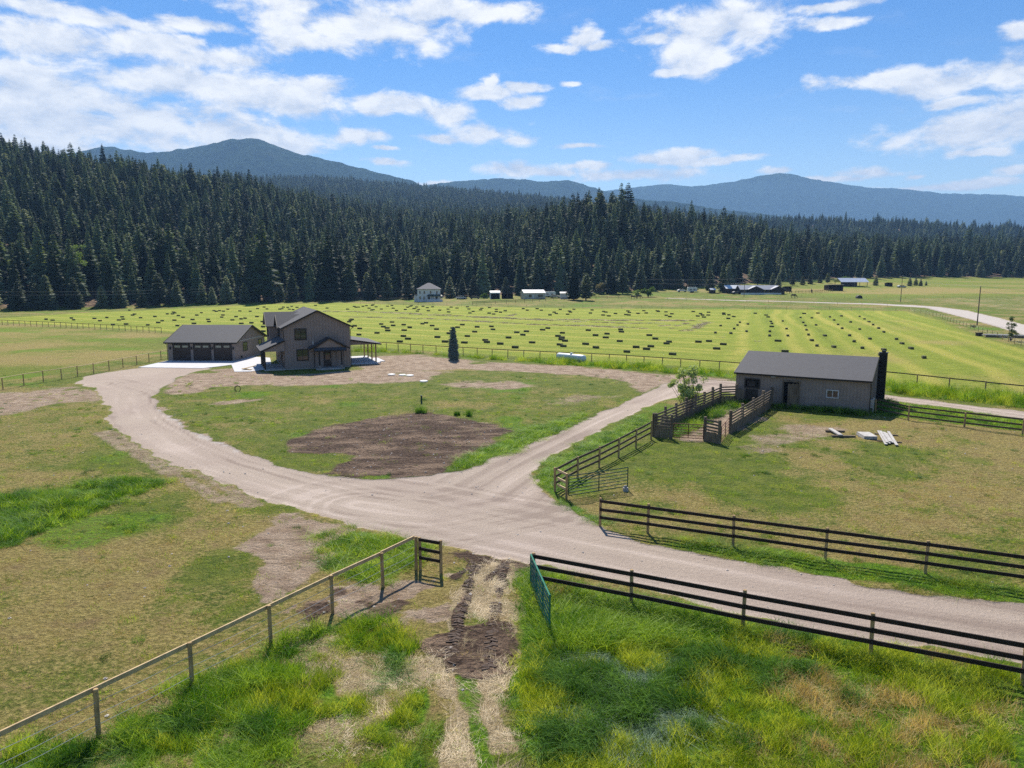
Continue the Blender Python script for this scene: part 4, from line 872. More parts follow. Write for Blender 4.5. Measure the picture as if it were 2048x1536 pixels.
def fascia(W_, D_, he, hr, ridge, ov, ovg, h=.2, y0=0, x0=0):
    m = MB(); s_ = (hr - he) / ((D_ if ridge == 'x' else W_) / 2); e = he - s_ * ov + .0; t = .03; r_ = hr + .0
    if ridge == 'x':
        for y in (y0 - ov - t, y0 + D_ + ov + t): m.bar((x0 - ovg, y, e), (x0 + W_ + ovg, y, e), .05, h)
        for x in (x0 - ovg - t, x0 + W_ + ovg + t):
            m.bar((x, y0 - ov, e), (x, y0 + D_ / 2, r_), .05, h); m.bar((x, y0 + D_ + ov, e), (x, y0 + D_ / 2, r_), .05, h)
    else:
        for x in (x0 - ov - t, x0 + W_ + ov + t): m.bar((x, y0 - ovg, e), (x, y0 + D_ + ovg, e), .05, h)
        for y in (y0 - ovg - t, y0 + D_ + ovg + t):
            m.bar((x0 - ov, y, e), (x0 + W_ / 2, y, r_), .05, h); m.bar((x0 + W_ + ov, y, e), (x0 + W_ / 2, y, r_), .05, h)
    return m
def window(par, axis, c0, c1, z0, z1, at, sgn, fm=None, mull=1, fr=.08):
    fm = fm or trim_d
    def B(m, a0, a1, b0, b1, d0, d1):
        lo, hi = sorted((at + sgn * d0, at + sgn * d1))
        if axis == 'x': m.box(a0, a1, lo, hi, b0, b1)
        else: m.box(lo, hi, a0, a1, b0, b1)
    m = MB(); B(m, c0 - fr, c0 + .04, z0 - fr, z1 + fr, .005, .07); B(m, c1 - .04, c1 + fr, z0 - fr, z1 + fr, .005, .07)
    B(m, c0 + .04, c1 - .04, z1 - .04, z1 + fr, .005, .07); B(m, c0 + .04, c1 - .04, z0 - fr, z0 + .04, .005, .07)
    for i in range(mull): q = c0 + (c1 - c0) * (i + 1) / (mull + 1); B(m, q - .03, q + .03, z0 + .04, z1 - .04, .005, .06)
    w = m.build('window', fm, par)
    g_ = MB(); B(g_, c0 + .035, c1 - .035, z0 + .035, z1 - .035, .003, .035); g_.build('pane', gl, w)
    return w
def down(par, pts, r_=.045): MB().tube(pts, r_, 6).build('downspout', gutter, par)
# ------------------------------------------------------------------ two-storey house
HW, HD, HE, HR = 8.91, 13.43, 5.87, 8.02
house = thing('two_storey_house', 'two-storey taupe house with dark gabled roofs and three porches, beside the garage', 'house', (-31.07, 97.34, 0), .405)
wall_gable(HW, HD, HE, HR, 'y').build('wall', siding, house)
mb = MB(); mb.box(-.02, HW + .02, -.02, HD + .02, -.3, .08); mb.build('foundation', conc_old, house)
rf = gable_roof(HW, HD, HE, HR, 'y', .42, .42).build('roof', sh, house)
fascia(HW, HD, HE, HR, 'y', .42, .42).build('fascia', trim_d, rf)
mb = MB(); mb.box(-1.25, .1, 7.9, 12.8, 2.6, HE); mb.ext([(7.9, HE), (12.8, HE), (10.35, 7.35)], 'x', -1.25, 3.2)
for q in np.arange(8.1, 12.8, .4): mb.box(-1.272, -1.251, q - .022, q + .022, 2.7, 5.9)
mb.ext([(3.35, HE), (7.75, HE), (5.55, 7.15)], 'x', -.12, 3.0); mb.box(-.12, -.001, 3.35, 7.75, 3.0, HE)
for q in np.arange(3.5, 7.7, .4): mb.box(-.142, -.121, q - .022, q + .022, 3.1, 5.9)
mb.build('cross_gable', siding, house)
mb = MB(); z1, z0 = 7.3, 5.62
for (yc, hw_, xl, xr, zr) in ((5.55, 2.65, -.55, 3.0, 7.32), (10.35, 2.95, -1.7, 3.4, 7.5)):
    ze = zr - hw_ * .66; xv = max((ze - 5.93) / .4826, -.5) - .02
    mb.slab([(xl, yc - hw_, ze), (xv, yc - hw_, ze), (xr, yc, zr), (xl, yc, zr)], .13); mb.slab([(xl, yc, zr), (xr, yc, zr), (xv, yc + hw_, ze), (xl, yc + hw_, ze)], .13)
rf = mb.build('roof', sh, house); mb = MB()
for (yc, hw_, xl, zr) in ((5.55, 2.65, -.58, 7.25), (10.35, 2.95, -1.73, 7.43)):
    mb.bar((xl, yc - hw_, zr - hw_ * .66), (xl, yc, zr), .05, .2); mb.bar((xl, yc + hw_, zr - hw_ * .66), (xl, yc, zr), .05, .2)
mb.build('fascia', trim_d, rf)
window(house, 'x', 1.46, 2.9, 4.1, 5.55, 0, -1); window(house, 'x', 1.62, 3.05, 1.25, 2.7, 0, -1)
window(house, 'y', 4.6, 5.3, 3.9, 5.4, -.12, -1); window(house, 'y', 6.0, 6.7, 3.9, 5.4, -.12, -1); window(house, 'y', 9.6, 11.1, 3.9, 5.3, -1.25, -1)
window(house, 'y', 3.6, 4.4, 1.0, 2.4, 0, -1, mull=0)
mb = MB(); mb.box(-.05, -.005, 1.2, 2.2, .3, 2.4); d_ = mb.build('door', door_d, house)
# front entry porch
X0, X1, XC, PY = 3.0, 8.25, 5.75, -1.75
mb = MB(); mb.box(3.9, 7.7, PY - .1, -.03, -.2, .18); mb.box(4.3, 7.3, PY - .45, PY - .11, -.2, .03); st = mb.build('entry_step', conc_old, house)
mb = MB()
mb.slab([(X0, PY - .35, 2.95), (XC, PY - .35, 4.42), (XC, -.03, 4.42), (X0, -.03, 2.95)], .13); mb.slab([(XC, PY - .35, 4.42), (X1 + .2, PY - .35, 2.95), (X1 + .2, -.03, 2.95), (XC, -.03, 4.42)], .13)
mb.slab([(3.6, PY - .75, 2.72), (7.95, PY - .75, 2.72), (7.95, PY - .12, 3.05), (3.6, PY - .12, 3.05)], .09)
pr = mb.build('porch_roof', sh, house)
mb = MB(); mb.bar((X0, PY - .38, 2.86), (XC, PY - .38, 4.34), .05, .2); mb.bar((X1 + .2, PY - .38, 2.86), (XC, PY - .38, 4.34), .05, .2); mb.bar((3.6, PY - .78, 2.66), (7.95, PY - .78, 2.66), .05, .16); mb.build('fascia', trim_d, pr)
mb = MB(); mb.ext([(3.75, 2.9), (7.75, 2.9), (XC, 4.2)], 'y', PY - .1, PY + .02); mb.build('porch_gable', siding, house)
for x in (4.35, 7.35):
    mb = MB(); mb.box(x - .09, x + .09, PY - .08, PY + .1, .6, 2.9); mb.build('porch_post', trim_d, house)
    mb = MB(); mb.box(x - .18, x + .18, PY - .17, PY + .19, .18, .6); mb.build('post_base', mat('stone_base', (.3, .27, .25), .9, (.18, .16, .15), 6, .5), house)
mb = MB(); mb.box(4.6, 5.1, -.06, -.025, .2, 2.35); mb.box(7.0, 7.2, -.06, -.025, .2, 2.35); mb.build('door_trim', siding, house)
mb = MB(); mb.box(5.2, 6.2, -.09, -.026, .2, 2.3); d_ = mb.build('door', door_d, house)
mb = MB(); mb.box(5.4, 6.0, -.1, -.091, 1.2, 2.1); mb.build('pane', gl, d_); MB().tube([(6.08, -.13, 1.05), (6.08, -.13, 1.3)], .025, 6).build('handle', galv(), d_)
mb = MB(); mb.tube([(3.7, -.8, 3.35), (3.7, -.8, 3.95)], .05, 8); mb.build('vent_pipe', white_m, house)
# left wrap porch
mb = MB(); mb.box(-2.75, -.03, -.25, 6.6, -.2, .16); mb.build('porch_floor', conc_old, house)
mb = MB(); mb.slab([(-3.15, -.5, 2.78), (-.03, -.5, 4.15), (-.03, 3.3, 4.15), (-3.15, 3.3, 2.78)], .14); mb.slab([(-3.15, 3.31, 2.78), (-.13, 3.31, 4.11), (-.13, 7.8, 4.11), (-3.15, 7.8, 2.78)], .14)
pr = mb.build('porch_roof', sh, house); mb = MB(); mb.bar((-3.18, -.5, 2.7), (-3.18, 7.8, 2.7), .05, .18); mb.bar((-3.15, -.54, 2.68), (-.03, -.54, 4.05), .05, .2); mb.build('fascia', trim_d, pr)
mb = MB(); mb.ext([(-2.7, 2.6), (-.04, 2.6), (-.04, 3.95), (-2.7, 2.75)], 'y', -.28, -.2); mb.build('porch_gable', siding, house)
for y in (-.15, 2.0, 4.2, 6.4):
    mb = MB(); mb.box(-2.72, -2.54, y - .08, y + .1, .16, 2.75); mb.build('porch_post', trim_d, house)
# right covered patio
mb = MB(); mb.box(HW + .03, 13.9, 2.9, 12.8, -.2, .12); mb.box(13.91, 14.9, 4.5, 9.5, -.2, .08); mb.box(9.4, 13.4, 2.45, 2.89, -.2, .02); mb.build('patio_slab', concrete, house)
mb = MB(); mb.slab([(HW + .03, 3.0, 3.75), (14.0, 3.0, 2.9), (14.0, 12.9, 2.9), (HW + .03, 12.9, 3.75)], .15); pr = mb.build('porch_roof', sh, house)
mb = MB(); mb.bar((HW + .03, 2.96, 3.64), (14.0, 2.96, 2.79), .05, .2); mb.bar((14.04, 3.0, 2.8), (14.04, 12.9, 2.8), .05, .2); mb.build('fascia', trim_d, pr)
mb = MB(); mb.ext([(HW + .03, 2.8), (13.3, 2.8), (13.3, 2.92), (HW + .03, 3.6)], 'y', 3.15, 3.22); mb.build('porch_gable', siding, house)
for y in (3.5, 6.3, 9.1, 11.9):
    mb = MB(); mb.box(13.2, 13.38, y - .09, y + .09, .12, 2.9); mb.build('porch_post', wood_post(), house)
down(house, [(-.42, -.46, 5.6), (-.1, -.1, 5.3), (-.08, -.08, 4.3)]); down(house, [(3.65, -1.9, 2.75), (3.9, -.1, 2.4), (3.9, -.08, .1)]); down(house, [(HW + .4, -.1, 5.6), (HW + .08, -.06, 5.3), (HW + .08, -.06, .1)]); down(house, [(7.9, -2.1, 2.75), (7.6, -1.9, 2.5), (7.55, -1.85, .2)])
for q in ((.25, 1.6), (5.0, 2.0)):
    pass
# ------------------------------------------------------------------ garage
GW, GD, GE, GR = 10.35, 11.98, 2.9, 5.03
gar = thing('garage', 'detached three-door garage with taupe walls and charcoal shingle roof', 'garage', (-52.29, 108.23, 0), -.033)
wall_gable(GW, GD, GE, GR, 'x').build('wall', siding, gar)
mb = MB(); mb.box(-.02, GW + .02, -.03, GD + .02, -.3, .08); mb.box(GW + .023, GW + .05, 0, GD, 2.85, 3.0); mb.build('foundation', conc_old, gar)
rf = gable_roof(GW, GD, GE, GR, 'x', .4, .4).build('roof', sh, gar); fascia(GW, GD, GE, GR, 'x', .4, .4).build('fascia', trim_d, rf)
for a, b_ in ((.86, 3.36), (4.03, 6.55), (7.18, 9.77)):
    mb = MB(); mb.box(a, b_, -.05, -.024, .05, 2.5)
    for k_ in range(1, 5): mb.box(a, b_, -.062, -.051, .05 + k_ * .49 - .02, .05 + k_ * .49)
    d_ = mb.build('garage_door', door_d, gar)
    for q in (a + .22, (a + b_) / 2 + .18):
        mb = MB(); mb.box(q, q + .85, -.075, -.052, 2.05, 2.35); mb.build('pane', mat('pale_pane', (.35, .36, .30), .1, spec=.8), d_)  # door panes in one even pale colour
    mb = MB(); mb.box(a - .1, a - .005, -.06, -.023, .05, 2.6); mb.box(b_ + .005, b_ + .1, -.06, -.023, .05, 2.6); mb.box(a - .1, b_ + .1, -.06, -.023, 2.505, 2.62); mb.build('door_trim', trim_d, gar)
for x in (.42, 3.7, 6.86, 10.1):
    mb = MB(); mb.box(x - .08, x + .08, -.2, -.03, 1.75, 2.05); mb.box(x - .11, x + .11, -.24, -.02, 2.05, 2.1); mb.build('wall_lamp', lamp_black, gar)
window(gar, 'y', 3.0, 4.5, 1.25, 2.5, GW, 1); window(gar, 'y', 9.2, 10.4, 1.25, 2.5, GW, 1)
down(gar, [(-.35, -.42, 2.75), (-.06, -.08, 2.5), (-.06, -.08, .1)])
mb = MB(); mb.box(GW + .03, GW + .2, 2.0, 2.2, .3, .6); mb.build('meter_box', lamp_black, gar)
# concrete apron
mb = MB(); mb.prism([tuple(G(*q)[:2]) for q in [(334,722),(276,735),(405,737),(440,733),(463,730),(469,744),(500,743.5),(545,737),(540,716),(480,712)]], -.1, .05)
tag(mb.build('concrete_apron', concrete), kind='structure')
q = G(497, 741); mb = MB(); mb.bar((0, 0, .08), (-1.5, 1.2, .1), .35, .08); mb.bar((-1.2, .1, .16), (.1, 1.7, .42), .28, .06)
tag(mb.build('timber_offcut', wood_light(), loc=q + Vector((.3, 0, .04))), 'short dark board leaning on another at the corner of the concrete apron', 'board')
# ------------------------------------------------------------------ barn
BW, BD, BE, BR_ = 12.15, 10.87, 3.16, 4.74
barn = thing('barn', 'long low barn with grey-brown ribbed walls, charcoal roof and open plank door', 'barn', (22.61, 71.39, 0), -.546)
wall_gable(BW, BD, BE, BR_, 'x', .3).build('wall', siding_b, barn)
rf = gable_roof(BW, BD, BE, BR_, 'x', .35, .12).build('roof', sh, barn); fascia(BW, BD, BE, BR_, 'x', .35, .12, .16).build('fascia', trim_d, rf)
window(barn, 'x', 8.5, 9.5, 1.3, 1.98, -.02, -1, mat('off_white_trim', (.62, .61, .59), .6), 1, .06)
shade_in = mat('painted_interior_shade', (.008, .007, .006), .9)  # near-black colour standing in for the shade inside openings
mb = MB(); mb.box(4.62, 5.98, -.04, -.024, 0, 2.5); mb.build('doorway_shade', shade_in, barn)  # thin dark panel on the solid wall, painted as the unlit inside
mb = MB(); mb.box(4.48, 4.62, -.1, -.023, 0, 2.65); mb.box(5.98, 6.1, -.1, -.023, 0, 2.65); mb.box(4.62, 5.98, -.1, -.023, 2.5, 2.65); mb.build('door_frame', wood_grey(), barn)
mb = MB()
for i in range(5):
    a0 = Vector((5.96, -.08, 0)); dv = Vector((-.86, -.75, 0)).normalized()
    mb.bar(a0 + dv * (.12 + i * .22) + Vector((0, 0, .08)), a0 + dv * (.12 + i * .22) + Vector((0, 0, 2.42 - (i % 2) * .05)), .2, .04, up=(.75, -.86, 0))
for z in (.45, 1.25, 2.1): mb.bar(a0 + dv * .05 + Vector((.03, -.04, z)), a0 + dv * 1.15 + Vector((.03, -.04, z)), .03, .14)
mb.build('door', wood_grey(), barn)
old = mat('old_dark_board', (.075, .06, .05), .9, (.04, .032, .028), 3, .4)
mb = MB(); mb.box(.95, 2.25, -.06, -.024, 1.72, 2.5); mb.build('hatch_shade', shade_in, barn)  # dark panel painted as shade behind the hatch, wall is not cut
mb = MB(); mb.box(.85, .97, -.12, -.062, 1.6, 2.6); mb.box(2.23, 2.36, -.12, -.062, 1.6, 2.6); mb.box(.97, 2.23, -.12, -.062, 2.48, 2.6); mb.box(.97, 2.23, -.12, -.062, 1.6, 1.74); mb.box(1.1, 1.9, -.1, -.061, 1.8, 2.35); mb.build('hatch_frame', old, barn)
mb = MB()
for i in range(6): mb.box(1.0 + i * .2, 1.18 + i * .2, -.1, -.03, .05, 1.5)
mb.build('lower_door', old, barn)
mb = MB(); mb.box(.2, .95, -.5, -.45, .6, 1.5); mb.build('feed_board', wood_grey(), barn)
mb = MB(); mb.tube([(3.6, -.04, 2.95), (3.6, -.3, 2.95)], .04, 6); mb.tube([(3.4, -.3, 2.92), (3.8, -.3, 2.92)], .07, 8); mb.build('flood_lamp', galv(), barn)
mb = MB(); mb.box(BW + .03, BW + .75, 7.35, 8.1, -.2, 5.05); mb.box(BW - .02, BW + .8, 7.3, 8.15, 5.05, 5.1); mb.tube([(BW + .4, 7.7, 5.1), (BW + .4, 7.7, 5.28)], .2, 10)
mb.build('chimney', mat('black_metal_chimney', (.012, .011, .012), .45), barn)
down(barn, [(BW + .08, -.42, 2.9), (BW + .08, -.08, 2.7), (BW + .08, -.08, .1)]); mb = MB(); mb.tube([(BW + .25, 1.2, 0), (BW + .25, 1.2, 1.4)], .1, 8); mb.box(BW + .03, BW + .3, .6, 1.0, .5, 1.3); mb.build('utility_box', galv(), barn)
# ------------------------------------------------------------------ fences
def along(pts, spacing=None, keep=False):
    if keep: return [Vector(p_) for p_ in pts]
    out = [Vector(pts[0])]; acc = 0
    for a, b_ in zip(pts[:-1], pts[1:]):
        a = Vector(a); b_ = Vector(b_); L_ = (b_ - a).length; d0 = spacing - acc
        while d0 <= L_: out.append(a + (b_ - a) * (d0 / L_)); d0 += spacing
        acc = L_ - (d0 - spacing)
    for p_ in out: p_.z = gzs(p_.x, p_.y)
    return out
def fence(label, pts, h, rails, rs=(.045, .14), ps=(.14, .14), post=None, rail=None, wires=(), round_=True, top_flat=False, side=-1, group='rail fences', skip_posts=()):
    post = post or wood_post(); rail = rail or wood_rail()
    c = pts[0]; t = thing('fence', label, 'fence', c, 0, group); r_ = random.Random(int(abs(c.x * 31) + abs(c.y * 17)))
    for i, p_ in enumerate(pts):
        if i in skip_posts: continue
        m = MB(); q = p_ - c; lean = Vector((r_.uniform(-.03, .03), r_.uniform(-.03, .03), 0)); hh = h + r_.uniform(-.03, .06)
        m.tube([q + Vector((0, 0, -.4)), q + lean + Vector((0, 0, hh)), q + lean + Vector((0, 0, hh + .015))], [ps[0] / 2, ps[0] / 2, ps[0] / 2.6], 8) if round_ else m.bar(q + Vector((0, 0, -.4)), q + lean + Vector((0, 0, hh)), ps[0], ps[1], up=(0, 1, 0))
        m.build('post', post, t)
    for rz_ in rails:
        m = MB()
        for a, b_ in zip(pts[:-1], pts[1:]):
            d = (b_ - a); d.z = 0; d.normalize(); n_ = Vector((d.y, -d.x, 0)) * side * (0 if top_flat else (ps[0] / 2 + rs[0] / 2 - .01))
            up = Vector((0, 0, 1)); s_ = r_.uniform(-.02, .02)
            m.bar(a - c + n_ + up * (rz_ + s_), b_ - c + n_ + up * (rz_ + r_.uniform(-.02, .02)), *(rs if not top_flat else rs[::-1]))
        m.build('rail', rail, t)
    for wz in wires:
        m = MB()
        for a, b_ in zip(pts[:-1], pts[1:]):
            m.tube([a - c + Vector((0, -.08, wz)), (a + b_) / 2 - c + Vector((0, -.08, wz - .03)), b_ - c + Vector((0, -.08, wz))], .008, 4, cap=False)
        m.build('wire', galv(), t)
    return t
def base_of(px, ptop, h):                # ground point whose point at height h shows at this pixel row
    dx, dy, dz = ray(px, ptop); y = (h - H) * dy / dz; return Vector((dx / dy * y, y, 0))
HP = 1.45
n1p = [base_of(x, y, HP) for x, y in [(830.7,1074),(764.4,1106),(662.7,1153),(538,1214),(378.7,1289.5),(188.7,1380)]]
d_ = n1p[-1] - n1p[-2]; n1p += [n1p[-1] + d_ * 1.0, n1p[-1] + d_ * 2.0]
fence('near left fence of brown posts with one pale top rail and thin wires', n1p, HP, [HP - .03], rs=(.05, .14), rail=wood_light(), wires=(.45, .75, 1.1), top_flat=False, side=1)
fence('short dark three-rail panel at the gateway end of the near left fence', [base_of(831.5, 1074, HP) + Vector((.18, 0, 0)), base_of(881, 1081, HP)], HP, [.55, .95, 1.36], side=1)
n2p = [base_of(x, y, HP) for x, y in [(1067.5,1106),(1264,1141),(1488.4,1182.5),(1747.8,1228),(2054,1283)]]; n2p.append(n2p[-1] * 2 - n2p[-2]); n2p.append(n2p[-1] * 2 - n2p[-2])
fence('dark three-rail fence along the near side of the gravel drive, above tall grass', n2p, HP, [.5, .92, 1.34], rs=(.045, .16), side=1)
n3p = [base_of(x, y, HP) for x, y in [(1201,997.5),(1297,1010),(1469,1032.5),(1654,1057),(1855.8,1082),(2085,1112)]]; n3p.append(n3p[-1] * 2 - n3p[-2]); n3p.append(n3p[-1] * 2 - n3p[-2])
fence('dark three-rail paddock fence on the far side of the gravel drive', n3p, HP, [.5, .92, 1.34], rs=(.045, .15), side=1)
n4p = [base_of(x, y, HP) for x, y in [(1110.6,936),(1155.6,913),(1198.8,894),(1237.8,875.6),(1272.8,857.5),(1303,842)]]
fence('weathered three-rail fence climbing from the gate corner to the corral', n4p, HP, [.5, .9, 1.3], rail=mat('rail_brown', (.13, .095, .06), .85, (.08, .06, .04), 3, .3))
fence('short fence panel with a pale top rail at the bend of the drive', [n4p[0] + Vector((.05, -.2, 0)), base_of(1133, 948, HP)], HP, [.5, .9, 1.36], rs=(.06, .13), rail=wood_light(), skip_posts=(0,))
gcorner = base_of(1133, 948, HP)
# hay field fence, cut in two by the buildings
SP = 2.75
fence('long post and single rail fence edging the hay field left of the garage', along([G(*q) for q in [(-90,651),(0,650),(120,655),(250,662),(335,667.5)]], 2.35), 1.35, [1.3], rs=(.04, .1), ps=(.13, .13), rail=mat('rail_brown', (.13, .095, .06)))
mid = along([G(*q) for q in [(722,697.5),(770,700),(854,706),(969,713.7),(1098,720.5),(1209,725.5),(1331,734),(1470,744.5),(1520,749)]], SP)
fence('long post and rail fence between the yard and the hay field, behind the spruce', mid, 1.35, [1.3], rs=(.04, .11), ps=(.13, .13), rail=mat('rail_brown', (.13, .095, .06)))
fence('post and rail fence edging the hay field right of the barn chimney', along([G(*q) for q in [(1770,765),(1805,768),(1867,776),(1933,784),(2001,791),(2080,800),(2250,822)]], 3.6), 1.35, [1.3], rs=(.045, .12), ps=(.14, .14), rail=mat('rail_brown', (.13, .095, .06)))
n7 = [base_of(x, y, 1.3) for x, y in [(-44,767),(4,756),(46,749),(85,743),(121.5,738),(154,733),(186,728),(217,722),(245,717),(272.5,712),(297,707),(321,702.5),(338,699)]]
fence('pale-railed fence running from the left edge to the garage corner', n7, 1.35, [1.33], rs=(.05, .14), ps=(.12, .12), rail=wood_light(), top_flat=True)
n8 = [base_of(x, y, 1.3) for x, y in [(1753,798),(1818.7,812),(1931,825),(2048,838)]]; n8.append(n8[-1] * 2 - n8[-2])
fence('brown three-rail fence leaving the right corner of the barn', n8, 1.3, [.4, .82, 1.24], rail=mat('rail_brown', (.13, .095, .06)))
# corral of tall weathered panels
def corral(label, a, b_, nseg, h=1.75, seg_low=True):
    pts = [a + (b_ - a) * (i / nseg) for i in range(nseg + 1)]; c = pts[0]; t = thing('corral_panel', label, 'fence', c, 0, 'weathered corral panels'); r_ = random.Random(int(abs(a.x) * 99))
    for p_ in pts:
        q = p_ - c; m = MB(); w = r_.uniform(.17, .22); m.bar(q + Vector((0, 0, -.3)), q + Vector((0, 0, h + r_.uniform(.1, .35))), w, w, up=(0, 1, 0)); m.build('post', wood_grey(), t)
    d = (b_ - a).normalized(); n_ = Vector((d.y, -d.x, 0)) * .12
    for z in (.95, 1.2, 1.45, 1.7):
        m = MB()
        for p_, q_ in zip(pts[:-1], pts[1:]): m.bar(p_ - c + n_ + Vector((0, 0, z)), q_ - c + n_ + Vector((0, 0, z + r_.uniform(-.02, .02))), .04, .14)
        m.build('rail', wood_grey(), t)
    m = MB(); L_ = (b_ - a).length; k_ = int(L_ / .17)
    for i in range(k_):
        p_ = d * (i + .5) * L_ / k_ - n_ * .2 + n_; m.bar(p_ + Vector((0, 0, -.05)), p_ + Vector((0, 0, .80 + r_.uniform(-.04, .05))), .15, .03, up=tuple(n_))
    m.build('plank_skirt', wood_grey(), t); return t
CL0 = base_of(1308, 824, 1.95); CL1 = base_of(1344, 829, 1.95); CL2 = base_of(1411, 832, 1.95); CL3 = base_of(1440, 838, 1.95); CL4 = base_of(1462, 820, 1.95)
bx = lambda x, y: Matrix.Rotation(-.546, 3, 'Z') @ Vector((x, y, 0)) + Vector((22.61, 71.39, 0))
corral('long weathered plank corral wall running from the drive to the barn corner', CL0, bx(-1.1, -1.6), 7)
corral('short weathered corral panel turning in to the left barn corner', bx(-1.1, -1.6), bx(.15, -.35), 1)
corral('weathered corral panel left of the rusty front gate', CL0 + Vector((.1, -.25, 0)), CL1, 1)
corral('weathered corral panel right of the rusty front gate', CL2, CL3, 1)
corral('weathered plank corral wall running up to the open barn door', CL4, bx(3.6, -.45), 4)
def gate(label, a, b_, h, z0, nr, m_, r_=.025, curve=False, mids=1, name='tube_gate'):
    c = a; t = thing(name, label, 'gate', c, 0, None); d = b_ - a; n_ = Vector((0, 0, 1))
    m = MB()
    for q in (Vector((0, 0, 0)), d): m.tube([q + n_ * z0, q + n_ * (z0 + h)], r_ * 1.2, 8)
    m.tube([n_ * (z0 + h), d + n_ * (z0 + h)], r_ * 1.25, 8); m.tube([n_ * z0, d + n_ * z0], r_ * 1.2, 8); m.build('frame', m_, t)
    for i in range(1, nr - 1):
        MB().tube([n_ * (z0 + h * i / (nr - 1)), d + n_ * (z0 + h * i / (nr - 1))], r_, 6).build('bar', m_, t)
    for k_ in range(mids): q = d * (k_ + 1) / (mids + 1); MB().bar(q + n_ * z0, q + n_ * (z0 + h), .06, .02, up=(0, 1, 0)).build('stile', m_, t)
    return t
green_m = mat('green_gate_paint', (.015, .20, .12), .4, (.012, .14, .085), 3); rust_m = mat('rusty_tube', (.22, .09, .04), .7, (.12, .045, .025), 8)
ga = gcorner + Vector((.14, 0, 0)); gb = G(1255, 978)
gate('dark green tube gate swung open inside the paddock, at the bend of the drive', ga, Vector((gb.x, gb.y, 0)), 1.15, .18, 7, mat('green_gate_dark', (.012, .075, .045), .45, (.01, .05, .03), 3), mids=1)
ga = n2p[0] + Vector((-.12, -.12, 0)); gb = G(1099, 1268)
gate('bright green tube gate swung open toward the camera beside the wheel track', ga, Vector((gb.x, gb.y, 0)), 1.22, .22, 7, green_m, mids=2, r_=.03)
gate('wide rusty tube gate closing the corral front', CL1 + Vector((.15, -.02, 0)), CL2 + Vector((-.12, -.02, 0)), 1.1, .15, 6, rust_m)
gate('narrow rusty tube gate at the corral side', CL3 + Vector((.15, 0, 0)), CL4 + Vector((-.08, 0, 0)), 1.2, .15, 6, rust_m, mids=1)
mb = MB(); q = G(1251, 981); mb.box(-.15, .15, -.12, .12, -.05, .18); mb.box(-.08, .08, -.05, .05, .18, .3); tag(mb.build('stone_block', conc_old, loc=q), 'pale block propping the free end of the dark green gate', 'block')
# ------------------------------------------------------------------ yard things
tank_m = mat('tank_white', (.62, .68, .70), .45, (.55, .61, .62), 1.5)
A_, B_ = G(1117, 722.5), G(1169, 728); ctr = (A_ + B_) / 2 + Vector((0, .4, 0)); an = math.atan2(B_.y - A_.y, B_.x - A_.x)
tk = thing('gas_tank', 'long white gas tank with rounded ends lying by the hay field fence', 'tank', ctr, an)
hl, rr_ = (B_ - A_).length / 2 + .2, .53; pts = [(-hl, 0, .75)]; rad = [.02]
for i in range(1, 7): a = i / 6 * math.pi / 2; pts.append((-hl + .38 - .38 * math.cos(a), 0, .75)); rad.append(rr_ * math.sin(a))
pts += [(-p_[0], 0, .75) for p_ in pts[::-1]]; rad += rad[::-1]
MB().tube(pts, rad, 24).build('shell', tank_m, tk, smooth=True)
MB().tube([(.05, 0, 1.2), (.05, 0, 1.42), (.05, 0, 1.47)], [.2, .2, .14], 14).build('dome', tank_m, tk)
mb = MB(); mb.tube([(.0, 0, .75), (.03, 0, .75)], .545, 24); mb.build('band', conc_old, tk)
for x in (-1.6, 1.6): mb = MB(); mb.box(x - .12, x + .12, -.42, .42, -.1, .42); mb.build('saddle', conc_old, tk)
v, f = conifer_crown(55, 5.1, 1.05, .25, 26, 16, .75, .15, .25); g_ = G(907, 720); sp_ = thing('blue_spruce', 'small blue-green spruce standing alone before the hay field fence', 'tree', g_, .4); sp_.scale = (1.05, 1.05, 1.0)
V2 = [((x * .74), (y * .74), z) for x, y, z in v]; o = bpy.data.objects.new('crown', mesh_np('crown', V2, f, spruce_m)); col.objects.link(o); o.parent = sp_
o = bpy.data.objects.new('trunk', trunk_mesh(5, .1)); col.objects.link(o); o.parent = sp_
def leaf_cloud(seed, n, clumps, size, m_):
    r_ = random.Random(seed); V = []; Fc = []
    for i in range(n):
        c = r_.choice(clumps); u = Vector((r_.gauss(0, 1), r_.gauss(0, 1), r_.gauss(0, 1))).normalized() * (r_.random() ** .45)
        p_ = Vector((c[0] + u.x * c[3], c[1] + u.y * c[3], c[2] + u.z * c[3] * .8)); a = Vector((r_.gauss(0, 1), r_.gauss(0, 1), r_.gauss(0, .6))).normalized() * size * r_.uniform(.6, 1.3); b_ = a.cross(Vector((r_.gauss(0, 1), r_.gauss(0, 1), r_.gauss(0, 1)))).normalized() * size * .5
        n0 = len(V); V += [tuple(p_ - a), tuple(p_ + b_), tuple(p_ + a), tuple(p_ - b_)]; Fc.append((n0, n0 + 1, n0 + 2, n0 + 3))
    return V, Fc
def bushy(name, label, cat, loc, seed, clumps, n, size, m_, stems, group=None, rz=0):
    t = thing(name, label, cat, loc, rz, group); v, f = leaf_cloud(seed, n, clumps, size, m_); o = bpy.data.objects.new('crown', mesh_np('crown', v, f, m_)); col.objects.link(o); o.parent = t
    m = MB()
    for s_ in stems: m.tube([(s_[0], s_[1], -.2), ((s_[0] + s_[2]) / 2 + .1, (s_[1] + s_[3]) / 2, s_[4] * .5), (s_[2], s_[3], s_[4])], [s_[5], s_[5] * .7, s_[5] * .25], 5)
    m.build('trunk', bark, t); return t
mat_sap = leaf_mat('sapling_leaves', (.13, .21, .07), (.27, .37, .14), .4, 1.2, .6, .15)
r_ = random.Random(3); cl_ = []; stm = []
